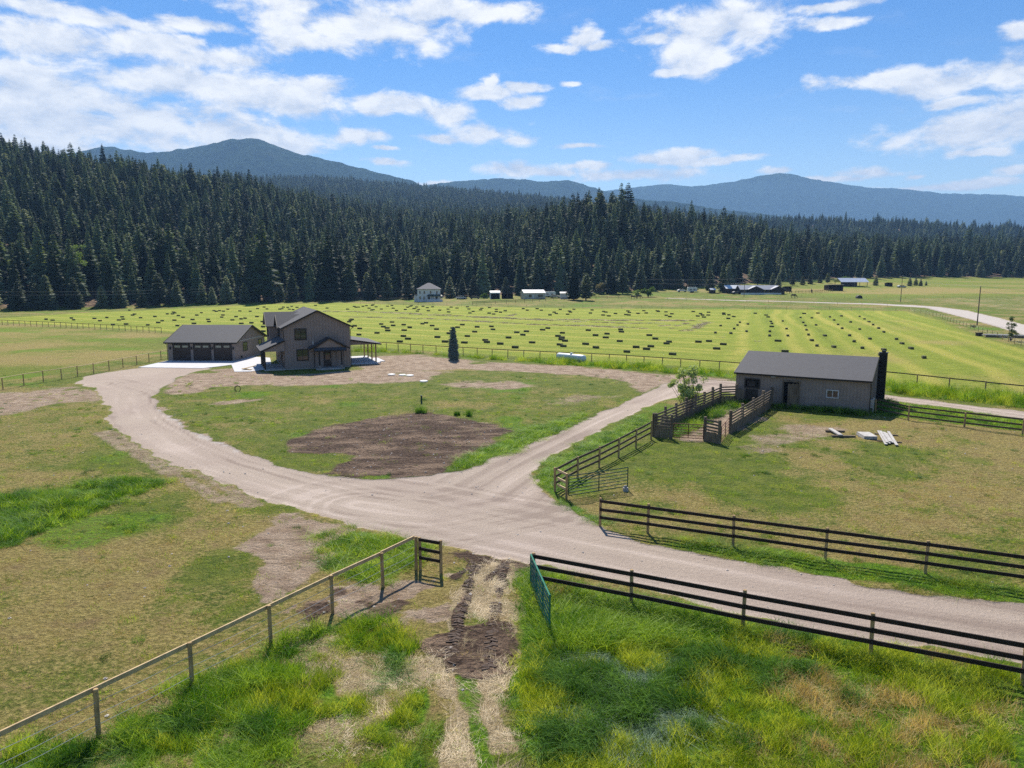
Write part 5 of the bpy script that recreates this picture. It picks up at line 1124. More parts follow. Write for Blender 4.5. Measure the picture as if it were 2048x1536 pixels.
for i in range(46):
    a = r_.uniform(0, 6.28); h_ = r_.uniform(1.3, 4.2); q = r_.uniform(.3, 1.95) * (1 - abs(h_ - 2.6) / 3.2); cl_.append((q * math.cos(a), q * math.sin(a), h_, r_.uniform(.28, .5)))
    stm.append((r_.uniform(-.2, .2), r_.uniform(-.2, .2), q * math.cos(a), q * math.sin(a), h_, .04))
bushy('sapling', 'loose many-stemmed leafy young tree beside the corral wall', 'tree', G(1376, 826), 5, cl_, 4600, .10, mat_sap, stm)
# boards in the paddock
board = mat('weathered_board', (.50, .48, .45), .85, (.36, .34, .32), 4, .3, nvec=(1, 1, .4))
q = G(1681, 871); t = thing('timber_sleepers', 'two parallel timbers bridged by one pale board, leftmost of the wood in the paddock', 'timbers', q, -.1)
MB().box(-.9, .9, -.75, -.55, 0, .16).build('timber', wood_grey(), t); MB().box(-.75, .75, 1.2, 1.37, 0, .16).build('timber', wood_grey(), t); mb = MB(); mb.box(-.45, -.12, -.85, 1.6, .17, .26); mb.build('board', board, t)
q = G(1733, 874); t = thing('board_stack', 'low square stack of pale boards, middle of the wood in the paddock', 'boards', q, -.12)
for k_ in range(3): MB().box(-.5 + k_ * .02, .5, -.85, .85, k_ * .085, k_ * .085 + .075).build('board', board, t)
q = G(1776, 878); qa, qb = G(1766, 861), G(1781, 893); t = thing('plank_pile', 'pile of long pale planks laid across bearers, rightmost in the paddock', 'planks', q, math.atan2(qa.y - qb.y, qa.x - qb.x) - math.pi / 2)
for y in (-1.2, 1.5): MB().box(-.85, .85, y - .07, y + .07, 0, .1).build('bearer', wood_grey(), t)
for k_ in range(6): x = -.36 + (k_ % 4) * .24; L_ = 2.6 - .4 * (k_ % 3); z = .11 + .07 * (k_ // 4); MB().bar((x + .1 * (k_ // 4), -L_, z), (x - .12 + .1 * (k_ // 4), L_, z), .2, .05).build('plank', board, t)
# septic lids, riser, hose hoop in the island
for i, (px, py, s_) in enumerate([(783, 750.2, .5), (805, 751.2, .48), (819.5, 752, .52), (847.5, 763.5, .5)]):
    q = G(px, py); m = MB(); m.tube([(0, 0, -.1), (0, 0, .12), (0, 0, .16)], [s_, s_, s_ * .8], 14)
    tag(m.build('tank_lid', white_m, loc=q), ['leftmost white round lid in the grass before the house', 'middle white round lid of the row before the house', 'right white round lid of the row before the house', 'white round lid lying nearer than the row of three'][i], 'lid', 'white round lids in the grass')
q = G(475, 783); mb = MB(); pts = [(.42 * math.cos(a), 0, .42 + .46 * math.sin(a)) for a in np.linspace(-1.2, 4.3, 18)]; mb.tube(pts, .045, 6); pts = [(.36 * math.cos(a) + .08, .12, .38 + .42 * math.sin(a)) for a in np.linspace(-1.2, 4.3, 18)]; mb.tube(pts, .045, 6)
hh_ = mb.build('hose_hoop', lamp_black, loc=q, rz=.4); hh_.scale = (.75, .75, .75); tag(hh_, 'black hoop of pipe standing up in the grass below the garage', 'pipe')
q = G(843, 806); mb = MB(); mb.tube([(0, 0, -.1), (0, 0, .75)], .09, 8); mb.tube([(0, 0, .75), (0, 0, .8)], .12, 8); tag(mb.build('riser_pipe', mat('green_pipe', (.03, .08, .05), .6), loc=q), 'short green riser pipe in the grass above the dark soil patch', 'pipe')
for i, (px, py, h_) in enumerate([(837, 826, .9), (847, 826, .8), (938, 832, .7), (914, 830, .5)]):
    q = G(px, py); v, f = clump(900 + i, 90, .3, h_ / 1.0, .05, .3, .3, 3); o = bpy.data.objects.new('weed', mesh_np('weed', v, f, g_dark)); col.objects.link(o); o.location = q
    tag(o, ['left of two dark weeds at the top edge of the dark soil', 'right of two dark weeds at the top edge of the dark soil', 'round dark weed at the right end of the dark soil edge', 'small dark weed left of the round one at the soil edge'][i], 'weed', 'weeds on the soil edge')
# weeds along the barn and in the corral
x = []; y = []
for i in range(150): p_ = bx(random.uniform(.2, 12), random.uniform(-.9, -.12)); x.append(p_.x); y.append(p_.y)
for i in range(170): f = random.random(); p_ = CL0 + (bx(-1.1, -1.6) - CL0) * f + Vector((random.uniform(.2, 2.0), random.uniform(-1.2, .2), 0)); x.append(p_.x); y.append(p_.y)
for i in range(60): p_ = bx(random.uniform(12.3, 13.6), random.uniform(2, 8)); x.append(p_.x); y.append(p_.y)
x = np.array(x); y = np.array(y); put('barn_weeds', 'dark rough weeds along the barn wall and inside the corral', x, y, rng.uniform(.8, 1.5, len(x)), rng.uniform(.4, 1.1, len(x)), K_d + K_l)
# tyre tread marks pressed in the wet soil
def tread(label, pts, w=.5):
    m = MB(); P_ = along([G(*q) for q in pts], .17); dirn = None
    for i in range(len(P_) - 1):
        d = (P_[i + 1] - P_[i]).normalized(); n_ = Vector((-d.y, d.x, 0)); z = float((gz(np.array([P_[i].x]), np.array([P_[i].y])) + hrel(np.array([P_[i].x]), np.array([P_[i].y])))[0]); c = Vector((P_[i].x, P_[i].y, z + .004))
        for s_ in (-1, 1):
            if random.random() < .7: m.bar(c - n_ * s_ * .03 + d * random.uniform(-.03, .08), c + n_ * s_ * w * random.uniform(.3, .55) + d * random.uniform(.05, .2), random.uniform(.05, .09), .026)
    o = m.build('tyre_track', mat('wet_soil', (.05, .03, .022), .8, (.085, .055, .04), 8, .5)); tag(o, label, kind='structure')
tread('left', [(953,1130),(945,1150),(932,1190),(922,1220),(916,1250),(905,1290),(896,1332)]); tread('right', [(1010,1128),(1002,1160),(998,1190)], .38); tread('right', [(993,1205),(988,1240),(982,1290),(976,1345)]); tread('turn', [(985,1150),(1000,1135),(1020,1122)], .3); tread('turn', [(918,1148),(935,1135),(950,1125)], .3)
# ------------------------------------------------------------------ hay bales
BALES = []
def st_(x0, y0, s, L):
    for q in L: BALES.append((x0 + q[0] / s, y0 + q[1] / s, len(q) > 2))
e = 1
st_(60,595,6.827,[(220,305),(310,317),(565,288),(597,312),(880,294),(955,325),(1050,280),(1215,315),(1260,272),(1271,303),(1133,380),(1313,372),(1357,180),(1402,248),(1427,233),(1510,283),(1609,383),(1706,267),(1751,350),(1805,325),(1875,231),(1945,231),(1959,206),(1978,217),(2026,254),(1972,318),(2013,392)])
st_(340,595,6.827,[(179,277),(308,309),(327,363),(366,248),(429,214),(520,306),(532,337),(600,185),(632,195),(677,186),(729,193),(790,166),(706,275),(723,247),(852,314),(903,268),(954,190),(1095,194),(971,300),(1026,290),(974,362),(1112,355),(1188,268),(1196,157),(1285,137),(1325,162),(1260,338),(1292,325),(1270,408),(1548,137),(1530,159),(1500,165),(1607,141),(1662,126),(1629,166),(1680,172),(1734,140),(1987,113),(1275,470)])
st_(620,600,6.827,[(233,116),(513,131),(603,93),(628,105),(662,102),(722,92),(771,84),(848,79),(860,71),(903,99),(806,118),(842,143),(862,138),(974,130),(1057,90),(1119,79),(1136,118),(1182,151),(1301,137),(1334,105),(1368,91),(1387,83),(1417,123),(1432,120),(1455,102),(1484,134),(1466,158),(1543,92),(1602,112),(1616,154),(1674,99),(1771,146),(1885,131),(1927,103),(1893,170),(2008,116),(571,272),(553,284),(534,306),(610,362),(678,399),(668,483),(972,336),(1120,309),(1136,357),(1002,374),(1053,391),(1062,426),(915,459),(1280,346),(1362,383),(1286,421),(1276,503),(1338,540),(1226,578),(1535,333),(1584,320),(1668,359),(1728,407),(1740,517),(1844,580),(1950,392),(2016,380),(1938,432),(1900,465)])
st_(900,600,6.827,[(238,99),(258,129),(272,184),(317,163),(435,119),(418,141),(538,107),(535,186),(596,198),(632,134),(632,163),(690,174),(755,154),(1000,125),(1055,146),(1190,125),(1246,146),(1365,211),(1422,173),(1452,190),(1506,135),(1606,201),(1631,157),(1645,172),(1692,133),(1917,186),(1940,143),(169,346),(337,443),(370,377),(565,369),(586,410),(236,503),(196,592),(481,558),(504,585),(686,608),(799,524),(912,450),(994,485),(1043,437),(890,658),(1121,590),(1264,416),(1336,394),(1534,458),(1474,502),(1526,520),(1522,548),(1570,568),(1498,620),(1548,640),(1888,422),(1987,491),(1851,611),(1992,660)])
st_(1180,600,6.827,[(184,162),(215,171),(179,213),(256,224),(347,192),(516,157),(538,176),(490,206),(530,212),(655,190),(734,153),(768,184),(920,154),(933,163),(1037,169),(1117,195),(1040,216),(1090,234),(1409,164),(1510,192),(1535,213),(1471,227),(1555,240),(1619,174),(1615,212),(1825,186),(1828,202),(1896,210),(1962,233),(1888,260),(232,470),(214,522),(418,412),(427,443),(406,572),(810,490),(891,539),(1079,580),(1045,603),(830,643),(629,655),(770,680),(1480,582),(1624,571),(1820,615),(1728,675),(1783,358,e),(1712,455,e),(1923,463,e),(1968,400,e),(2014,350,e),(2046,312,e)])
st_(0,0,1,[(1253.6,705),(1345,710)])
st_(1440,610,6.827,[(380,267,e),(362,368,e),(481,120),(629,144),(657,170),(693,232,e),(708,260,e),(706,303),(680,370,e),(676,428,e),(856,226,e),(908,332,e),(925,427,e),(791,500),(1148,123),(1336,117),(1100,177,e),(1253,182,e),(1136,245,e),(1165,287,e),(1311,280,e),(1181,348,e),(1208,415,e),(1253,492,e),(1323,565,e),(1432,427,e),(1500,170,e),(1557,213,e),(1611,273,e),(1667,327,e),(1768,425,e),(1831,507,e),(1657,157,e),(1782,240,e),(1907,338,e),(1905,163,e),(1972,197,e),(2034,236,e),(2046,470,e),(1554,582,e),(1943,597,e),(887,645)])
st_(1640,540,5.0196,[(533,555,e),(588,590,e),(640,628,e),(767,700,e),(823,745,e),(913,795,e),(1043,888,e),(640,808,e),(604,858,e)])
hay = mat('baled_hay', (.12, .12, .06), .95, (.06, .065, .03), 6, .8, .05, coord='Object')
def bale_mesh():
    bm_ = MB(); r_ = random.Random(2); n = 8; L_, w_, h_ = 1.25, .62, .5
    # rounded-edge block with strings' pinch
    prof = [(-w_/2+.04, 0), (w_/2-.04, 0), (w_/2, .04), (w_/2+.01, h_/2), (w_/2, h_-.04), (w_/2-.04, h_), (-w_/2+.04, h_), (-w_/2, h_-.04), (-w_/2-.01, h_/2), (-w_/2, .04)]
    vs = []; k_ = 13
    for i in range(k_):
        x = -L_/2 + L_ * i / (k_ - 1); s = .97 if i in (3, 6, 9) else 1.0; s = .95 if i in (0, k_-1) else s
        vs += [(x, y * s + r_.uniform(-.01, .01), (z - h_/2) * s + h_/2 + r_.uniform(-.01, .01)) for y, z in prof]
    m_ = len(prof); fs = [(i*m_+j, i*m_+(j+1)%m_, (i+1)*m_+(j+1)%m_, (i+1)*m_+j) for i in range(k_-1) for j in range(m_)] + [tuple(range(m_-1,-1,-1)), tuple((k_-1)*m_+j for j in range(m_))]
    bm_.add(vs, fs); return bm_
b0 = bale_mesh().build('hay_bale', hay); bale_me = b0.data; first = True
BL = [((330, 690), 'the garage roof'), ((590, 640), 'the house roof ridge'), ((760, 690), 'the house patio roof'), ((907, 665), 'the tip of the lone spruce'), ((1142, 715), 'the white gas tank'), ((1385, 745), 'the corral sapling'), ((1600, 715), 'the barn roof ridge'), ((1771, 705), 'the barn chimney'), ((858, 603), 'the white farmhouse'), ((1064, 598), 'the white metal building'), ((1290, 592), 'the willow bushes'), ((1520, 588), 'the brown ranch house'), ((1673, 582), 'the dark loafing shed'), ((40, 650), 'the far-left field corner'), ((430, 602), 'the forest edge behind the garage')]
bg_ = {}
for (px, py, en) in BALES:
    k_ = min(BL, key=lambda q: (q[0][0] - px) ** 2 + ((q[0][1] - py) * 2.2) ** 2); bg_.setdefault(k_[1], []).append((math.hypot(k_[0][0] - px, (k_[0][1] - py)), px, py, en))
rowang = math.atan2(d1[1], d1[0]); rowang2 = math.atan2(d2[1], d2[0])
for nm_, L in bg_.items():
    L.sort()
    for i, (_, px, py, en) in enumerate(L):
        p_ = G(px, py)
        if first: o = b0; first = False
        else: o = b0.copy(); col.objects.link(o)
        o.location = (p_.x, p_.y, p_.z - .02)
        a = (rowang2 if en else rowang) + random.gauss(0, .12); o.rotation_euler = (0, 0, a)
        o.scale = (random.uniform(.84, .96), random.uniform(.85, 1.0), random.uniform(.8, .92))
        tag(o, 'dark hay bale %s, %s %s' % ('seen end-on' if en else 'lying broadside', nearest_rank(i + 1), nm_), 'hay bale', 'hay bales scattered on the mown field')
print('bales', len(BALES))
# ------------------------------------------------------------------ far neighbours beyond the field
metal_w = mat('white_metal_roof', (.62, .64, .66), .4, (.52, .54, .56), 1.5)
metal_g = mat('grey_metal_roof', (.32, .33, .36), .45, (.25, .26, .29), 1.0)
cream = mat('cream_metal_wall', (.50, .48, .40), .6, (.45, .43, .36), 1.5)
white_w = mat('white_clapboard', (.66, .67, .68), .7, (.6, .61, .62), 1.5, nvec=(.2, .2, 3))
brown_w = mat('dark_brown_log', (.05, .032, .026), .8, (.03, .02, .017), 2, nvec=(.2, .2, 3))
grey_rf = mat('grey_shingle', (.19, .185, .19), .85, (.14, .135, .14), 2)
green_rf = mat('dark_green_roof', (.03, .06, .05), .6, (.02, .045, .035), 2)
def far(px, py): p_ = G(px, py); return p_, p_.y / F
def simple(name, label, cat, px0, px1, pyb, ang, D_, he, hr, wm, rm, ridge='x', ov=.3, extra=None, group=None, openf=False):
    pa, s_ = far((px0 + px1) / 2, pyb); W_ = (px1 - px0) * s_
    t = thing(name, label, cat, pa + Vector((-W_ / 2 * math.cos(ang), -W_ / 2 * math.sin(ang), 0)), ang, group)
    if openf:
        m = MB(); m.box(0, .12, 0, D_, -.3, he); m.box(W_ - .12, W_, 0, D_, -.3, he); m.box(.12, W_ - .12, D_ - .12, D_, -.3, he); m.build('wall', wm, t)
        m = MB(); m.slab([(-.2, -.3, he + .45), (W_ + .2, -.3, he + .45), (W_ + .2, D_ + .2, he + .05), (-.2, D_ + .2, he + .05)], .15); m.build('roof', rm, t)
        m = MB(); m.box(W_ / 2 - .08, W_ / 2 + .08, 0, .16, -.2, he + .3); m.build('post', wood_grey(), t)
    else:
        wall_gable(W_, D_, he, hr, ridge, 0).build('wall', wm, t); gable_roof(W_, D_, he, hr, ridge, ov, ov, .12).build('roof', rm, t)
    if extra: extra(t, W_, D_)
    return t
# white farmhouse
p_, s_ = far(857, 603.5); FW = 44 * s_; fh = thing('farmhouse', 'white two-storey farmhouse with a hipped grey roof and a green-roofed porch', 'house', p_ + Vector((-FW / 2, 0, 0)), .06)
FH = 25 * s_; MB().box(0, FW, 0, FW * .95, -.3, FH).build('wall', white_w, fh)
m = MB(); o_ = .5; a, b_ = -o_, FW + o_; c, d = -o_, FW * .95 + o_; pk = FH + 12 * s_; r1 = (FW / 2 - .6, FW / 2, pk); r2 = (FW / 2 + .6, FW / 2, pk)
m.add([(a, c, FH), (b_, c, FH), (b_, d, FH), (a, d, FH), r1, r2, (a, c, FH - .15), (b_, c, FH - .15), (b_, d, FH - .15), (a, d, FH - .15)], [(0, 1, 5, 4), (1, 2, 5), (2, 3, 4, 5), (3, 0, 4), (9, 8, 7, 6), (0, 6, 7, 1), (1, 7, 8, 2), (2, 8, 9, 3), (3, 9, 6, 0)]); m.build('roof', grey_rf, fh)
for x in (.12, .32, .60, .88): window(fh, 'x', FW * x - .35, FW * x + .35, FH * .62, FH * .85, 0, -1, white_m, 0)
for x in (.12, .30): window(fh, 'x', FW * x - .35, FW * x + .35, FH * .18, FH * .42, 0, -1, white_m, 0)
m = MB(); m.box(-6.5 * s_, 0, 1, 7, -.2, FH * .48); m.build('side_wing', white_w, fh); m = MB(); m.slab([(-7.2 * s_, .7, FH * .5), (0, .7, FH * .56), (0, 7.3, FH * .56), (-7.2 * s_, 7.3, FH * .5)], .12); m.build('wing_roof', grey_rf, fh)
m = MB(); x0_ = FW * .42; x1_ = FW * 1.14; m.slab([(x0_, -2.6, FH * .46), (x1_, -2.6, FH * .46), (x1_ - .8, 0, FH * .58), (x0_ + .8, 0, FH * .58)], .15); m.slab([(FW + .01, -.1, FH * .57), (x1_, -.1, FH * .46), (x1_, 5, FH * .46), (FW + .01, 5, FH * .57)], .15); m.build('porch_roof', green_rf, fh)
for x in (.44, .6, .78, .95, 1.12): m = MB(); m.box(FW * x - .1, FW * x + .1, -2.5, -2.3, 0, FH * .45); m.build('porch_post', white_m, fh)
m = MB(); m.box(x0_, x1_, -2.6, -.03, -.2, .5); m.box(x0_, x1_, -2.55, -2.45, .55, 1.2); m.build('porch_rail', white_w, fh)
m = MB(); m.box(FW * .48, FW * .57, -.05, -.01, .5, FH * .4); m.box(FW * .82, FW * .9, -.05, -.01, .5, FH * .4); m.build('door', door_d, fh)
def shed_dark(t, W_, D_): m = MB(); m.box(.2, W_ - .2, -.04, -.01, 0, 2.6); m.build('doorway_shade', shade_in, t)  # shade of the open front painted as a dark panel on the wall
simple('shed', 'small shed with a white roof and dark open front right of the farmhouse', 'shed', 981, 1000, 598, .1, 6, 3.2, 3.9, white_w, metal_w, 'x', .2, shed_dark)
simple('lean_to', 'low dark open lean-to between the small shed and the white metal building', 'shed', 1004, 1026, 597.5, .05, 5, 2.2, 2.6, brown_w, brown_w, openf=True)
def wh(t, W_, D_):
    for x, w in ((.28, 1.1), (.72, 1.1), (.84, .6)): window(t, 'x', W_ * x - w / 2, W_ * x + w / 2, 1.0, 2.0, 0, -1, trim_d, 0)
    m = MB(); m.box(W_ * .4, W_ * .46, -.04, -.01, 0, 2.1); m.build('door', white_m, t)
simple('metal_building', 'long cream building with a bright white metal roof', 'building', 1048, 1091, 598, .22, 8, 3.0, 4.4, cream, metal_w, 'x', .3, wh)
simple('horse_shelter', 'pale shelter behind the trees right of the white metal building', 'shed', 1121, 1136, 598, .0, 4, 2.8, 3.4, white_w, metal_g)
# brown ranch house
def rh(t, W_, D_):
    for k_ in range(7): window(t, 'x', W_ * (.1 + .13 * k_) - .5, W_ * (.1 + .13 * k_) + .5, 1.0, 2.1, 0, -1, trim_d, 0)
    m = MB(); m.box(-.5, W_ + .3, -2.2, -2.0, -.2, .75); m.build('skirting', white_w, t)
    for xc in (.36, .94):
        m = MB(); m.ext([(W_ * xc - 3.4, 2.5), (W_ * xc + 3.4, 2.5), (W_ * xc, 4.0)], 'y', -1.9, 1.0); m.box(W_ * xc - 3.2, W_ * xc + 3.2, -1.7, -.01, -.2, 2.5); m.build('front_gable', brown_w, t)
        m = MB(); m.slab([(W_ * xc - 3.8, -2.2, 2.5), (W_ * xc, -2.2, 4.15), (W_ * xc, 3, 4.15), (W_ * xc - 3.8, 3, 2.5)], .12); m.slab([(W_ * xc, -2.2, 4.15), (W_ * xc + 3.8, -2.2, 2.5), (W_ * xc + 3.8, 3, 2.5), (W_ * xc, 3, 4.15)], .12); m.build('gable_roof', metal_g, t)
simple('ranch_house', 'long low dark brown ranch house with a grey roof and two front gables', 'house', 1482, 1558, 588.5, -.03, 9, 2.5, 4.4, brown_w, metal_g, 'x', .5, rh)
simple('ranch_wing', 'dark building with a pale metal roof left of the brown ranch house', 'building', 1453, 1480, 587, -.02, 8, 2.6, 4.2, brown_w, metal_w, 'x', .4)
simple('garden_shed', 'little dark shed with a pale roof left of the large dark pine', 'shed', 1421, 1431, 587, .1, 2.5, 2.0, 2.7, brown_w, metal_w)
simple('paddock_shed', 'small brown shed right of the brown ranch house', 'shed', 1569, 1583, 583, 0, 3, 2.3, 2.6, brown_w, brown_w, openf=True)
simple('loafing_shed', 'dark open-fronted loafing shed with a white roof edge', 'shed', 1657, 1686, 581.5, .0, 6, 3.0, 3.4, brown_w, metal_w, openf=True)
p_, s_ = far(1709, 573.5); pv_ = thing('pavilion', 'open-sided pavilion barn with a long bluish metal gable roof', 'barn', p_ + Vector((-26 * s_, 0, 0)), -.05)
PW = 51 * s_; gable_roof(PW, 11, 3.0, 5.2, 'x', .5, .5, .12).build('roof', mat('blue_metal_roof', (.42, .47, .56), .4, (.36, .4, .48), 1), pv_); MB().box(PW * .22, PW * .62, 1, 10, -.3, 3.0).build('wall', brown_w, pv_)
for x in (.02, .5, .98):
    for y in (.2, 10.8): MB().box(PW * x - .12, PW * x + .12, y - .12, y + .12, -.3, 3.0).build('post', wood_grey(), pv_)
simple('field_shelter', 'small brown field shelter right of the round dark tree', 'shed', 1774, 1785, 573, 0, 3, 2.0, 2.4, brown_w, brown_w, openf=True)
# vehicles
def car(name, label, cat, px, py, rz, colr, kind='pickup', L_=5.2, h_=1.75):
    p_, s_ = far(px, py); t = thing(name, label, cat, p_, rz, 'vehicles parked at the neighbours'); cm_ = mat('paint_%s' % kind, colr, .3, spec=.5) if kind not in ('white',) else white_m; m = MB(); w = .95
    if kind == 'trailer':
        m.ext([(-L_/2, .55), (L_/2, .55), (L_/2, h_ - .2), (L_/2 - .3, h_), (-L_/2 + .2, h_), (-L_/2, h_ - .2)], 'y', -w, w)
        m2 = [(q[1], q[0], q[2]) for q in m.v]; m.v = [(a, b_, c) for a, b_, c in m.v]
        m.build('body', white_m, t); mm_ = MB(); mm_.box(-L_ * .3, -L_ * .1, -w - .03, -w - .005, 1.2, 1.8); mm_.box(L_ * .1, L_ * .3, -w - .03, -w - .005, 1.2, 1.8); mm_.build('window', gl, t); MB().bar((L_/2, 0, .5), (L_/2 + 1.1, 0, .45), .1, .1).build('hitch', trim_d, t); wx = (-.5, .5)
    else:
        pr_ = [(-L_/2, .45), (L_/2, .45), (L_/2, .95), (L_/2 - .9, 1.1), (L_/2 - 1.5, h_), (L_/2 - 3.0, h_), (L_/2 - 3.3, 1.1), (-L_/2, 1.1)] if kind == 'pickup' else [(-L_/2, .45), (L_/2, .45), (L_/2, .9), (L_/2 - 1.0, 1.05), (L_/2 - 1.7, h_ - .25), (-L_/2 + 1.0, h_ - .25), (-L_/2 + .1, 1.05), (-L_/2, .9)]
        m.ext(pr_, 'y', -w, w); m.build('body', cm_, t); x1_ = L_/2 - 1.25; x0_ = L_/2 - 3.1 if kind == 'pickup' else -L_/2 + .9
        mm_ = MB(); mm_.box(x0_ + .15, x1_ - .35, -w - .02, w + .02, 1.15, h_ - (.12 if kind == 'pickup' else .35)); mm_.build('window', gl, t); wx = (-L_/2 + .95, L_/2 - .95)
    for x in wx:
        for y in (-.85, .85): MB().tube([(x, y - .12, .36), (x, y + .12, .36)], .36, 12).build('wheel', trim_d, t)
    return t
car('pickup_truck', 'silver-white pickup parked right of the white farmhouse', 'pickup truck', 922, 598.5, .1, (.5, .52, .55), 'pickup'); car('parked_car', 'dark low car behind the silver pickup, beside green bushes', 'car', 950, 598, 0, (.05, .055, .06), 'sedan')
car('camper_trailer', 'white camper behind the yard right of the metal building', 'trailer', 1099, 594, .1, (.7, .7, .7), 'trailer', 6, 2.8); car('parked_car', 'pale car by the camper right of the metal building', 'car', 1111, 596, -.2, (.45, .42, .36), 'coupe')
car('pickup_truck', 'white pickup towing nothing, left of the white box trailer', 'pickup truck', 1364, 584, 0, (.72, .72, .72), 'white'); car('box_trailer', 'white box trailer right of the white pickup', 'trailer', 1384, 585, 0, (.7, .7, .7), 'trailer', 5.0, 2.9)
car('parked_car', 'pale car by the taller-looking utility pole', 'car', 1803, 575.5, .1, (.4, .42, .42), 'wagon'); car('flatbed_wreck', 'dark car beside the metal shelter of the ranch yard', 'car', 1474, 588.5, .2, (.05, .05, .055), 'dark')
# shrubs and broadleaf trees
def blob_bush(name, label, px0, px1, pyb, pyt, m_, seed, cat='bush', trunk_h=0, n=700):
    p_, s_ = far((px0 + px1) / 2, pyb); w = (px1 - px0) * s_ / 2; h_ = (pyb - pyt) * s_; r_ = random.Random(seed); cl_ = []; stm = []
    for i in range(14):
        a = r_.uniform(0, 6.28); z = r_.uniform(.3 if not trunk_h else .5, .88) * h_; q = w * .72 * math.sqrt(r_.random()) * (1 - max(0, z / h_ - .6)); cl_.append((q * math.cos(a), q * math.sin(a), z, w * .38)); stm.append((0, 0, q * math.cos(a) * .7, q * math.sin(a) * .7, z, .06 + .01 * w))
    bushy(name, label, cat, p_, seed, cl_, n, w * .11, m_, stm)
blob_bush('willow_bush', 'bright green willow bush, right one of the pair by the lane', 1281, 1312, 594, 576, willow, 11, n=1200); blob_bush('willow_bush', 'smaller bright green willow bush, left one of the pair by the lane', 1263, 1283, 594, 580, willow, 12)
blob_bush('olive_tree', 'round olive-brown tree with a short trunk in the far yard', 1186, 1213, 589, 565, autumn, 13, 'tree', 1); blob_bush('green_bush', 'green bush left of the small white-roofed shed', 958, 977, 597, 587, willow, 14)
blob_bush('round_tree', 'bright green round tree behind the pavilion roof', 1680, 1700, 563, 554, willow, 15, 'tree', 1); blob_bush('green_tree', 'bright green broadleaf tree low on the dark forest slope at left', 148, 182, 600, 480, willow, 16, 'tree', 1); blob_bush('roadside_bush', 'low round bush at the foot of the nearer utility pole', 1940, 1953, 655, 650, leafy, 17, n=300)
blob_bush('pale_tree', 'pale green tree at the far right forest edge', 2012, 2028, 554, 543, willow, 18, 'tree', 1)
p_, s_ = far(2020, 682); cl_ = []; stm = []; r_ = random.Random(8)
for i in range(16): a = r_.uniform(0, 6.28); z = r_.uniform(.9, 4.8); q = r_.uniform(.1, 1.5) * (1.15 - z / 5.5); cl_.append((q * math.cos(a), q * math.sin(a), z, .42)); stm.append((0, 0, q * math.cos(a), q * math.sin(a), z, .05))
bushy('young_tree', 'young bushy tree beside the gravel road at right', 'tree', p_, 21, cl_, 1300, .12, leafy, stm)
p_, s_ = far(2010, 675); t = thing('plank_trailer', 'low pile of long grey boards behind the young roadside tree', 'boards', p_, -.35)
for k_ in range(5): MB().box(-4.4 + .3 * k_, 4.2, -1 + k_ * .42, -.62 + k_ * .42, .45 + .05 * (k_ % 2), .6 + .05 * (k_ % 2)).build('board', board, t)
MB().box(-3.5, 3.5, -1, 1.1, 0, .44).build('bearer', wood_grey(), t)
p_, s_ = far(1958, 672); m = MB(); m.box(-.55, .55, -.4, .4, 0, .65); m.box(-.62, .62, -.46, .46, .65, .75); tag(m.build('field_box', old, loc=p_), 'small dark box at the field edge near the nearer utility pole', 'box')
p_, s_ = far(1720, 597); m = MB(); m.tube([(-.1, 0, .25), (-.1, 1.8, .25)], [1.3, 1.3], 14); tag(m.build('culvert_mouth', mat('dark_culvert', (.04, .04, .045), .7), loc=p_, ), 'dark half-round culvert end in the far pasture', 'culvert')
# horses
def horse(label, px, py, rz, grz=False, s_=1.0):
    p_, _ = far(px, py); t = MB(); v = MB()
    v.tube([(-.85, 0, 1.18), (-.6, 0, 1.15), (-.1, 0, 1.08), (.4, 0, 1.1), (.72, 0, 1.2)], [.16, .31, .30, .32, .22], 12)
    hd = [(.62, 0, 1.25), (.95, 0, 1.05), (1.2, 0, .62), (1.26, 0, .5)] if grz else [(.6, 0, 1.25), (.9, 0, 1.6), (1.05, 0, 1.78)]
    v.tube(hd, [.2, .14, .11, .11][:len(hd)], 10); a = Vector(hd[-1]); v.tube([a + Vector((-.05, 0, .02)), a + Vector((.2, 0, -.16)), a + Vector((.42, 0, -.32))], [.12, .1, .06], 8)
    for x, f_ in ((.5, 1), (-.68, -1)):
        for y in (-.15, .15): v.tube([(x, y, 1.05), (x + .03 * f_, y, .75), (x - .02, y, .55), (x + (.02 if f_ > 0 else -.08), y, .45), (x, y, .1), (x + .04, y, 0)], [.15, .1, .065, .06, .045, .06], 8)
    for y in (-.06, .06): v.tube([a + Vector((-.02, y, .08)), a + Vector((-.02, y, .22))], [.03, .008], 4)
    v.tube([(-.9, 0, 1.2), (-1.05, 0, .95), (-1.05, 0, .5)], [.05, .08, .03], 6)
    o = v.build('horse', mat('dark_coat', (.03, .02, .016), .7), loc=p_, rz=rz, smooth=True); o.scale = (s_,) * 3; tag(o, label, 'horse', 'horses in the far pasture')
horse('dark horse standing by the small shed right of the brown ranch house', 1577, 587, .2, True, 1.3); horse('dark horse grazing nearer than the brown ranch house', 1587, 596, .1, True, 1.3); horse('dark horse at the paddock rail, right of the other horses', 1623, 586, 1.3, False, 1.2)
horse('left of two dark grazing animals before the willow bushes', 1266, 598, .1, True, 1.2); horse('right of two dark grazing animals before the willow bushes', 1278, 597, .1, True, 1.2)
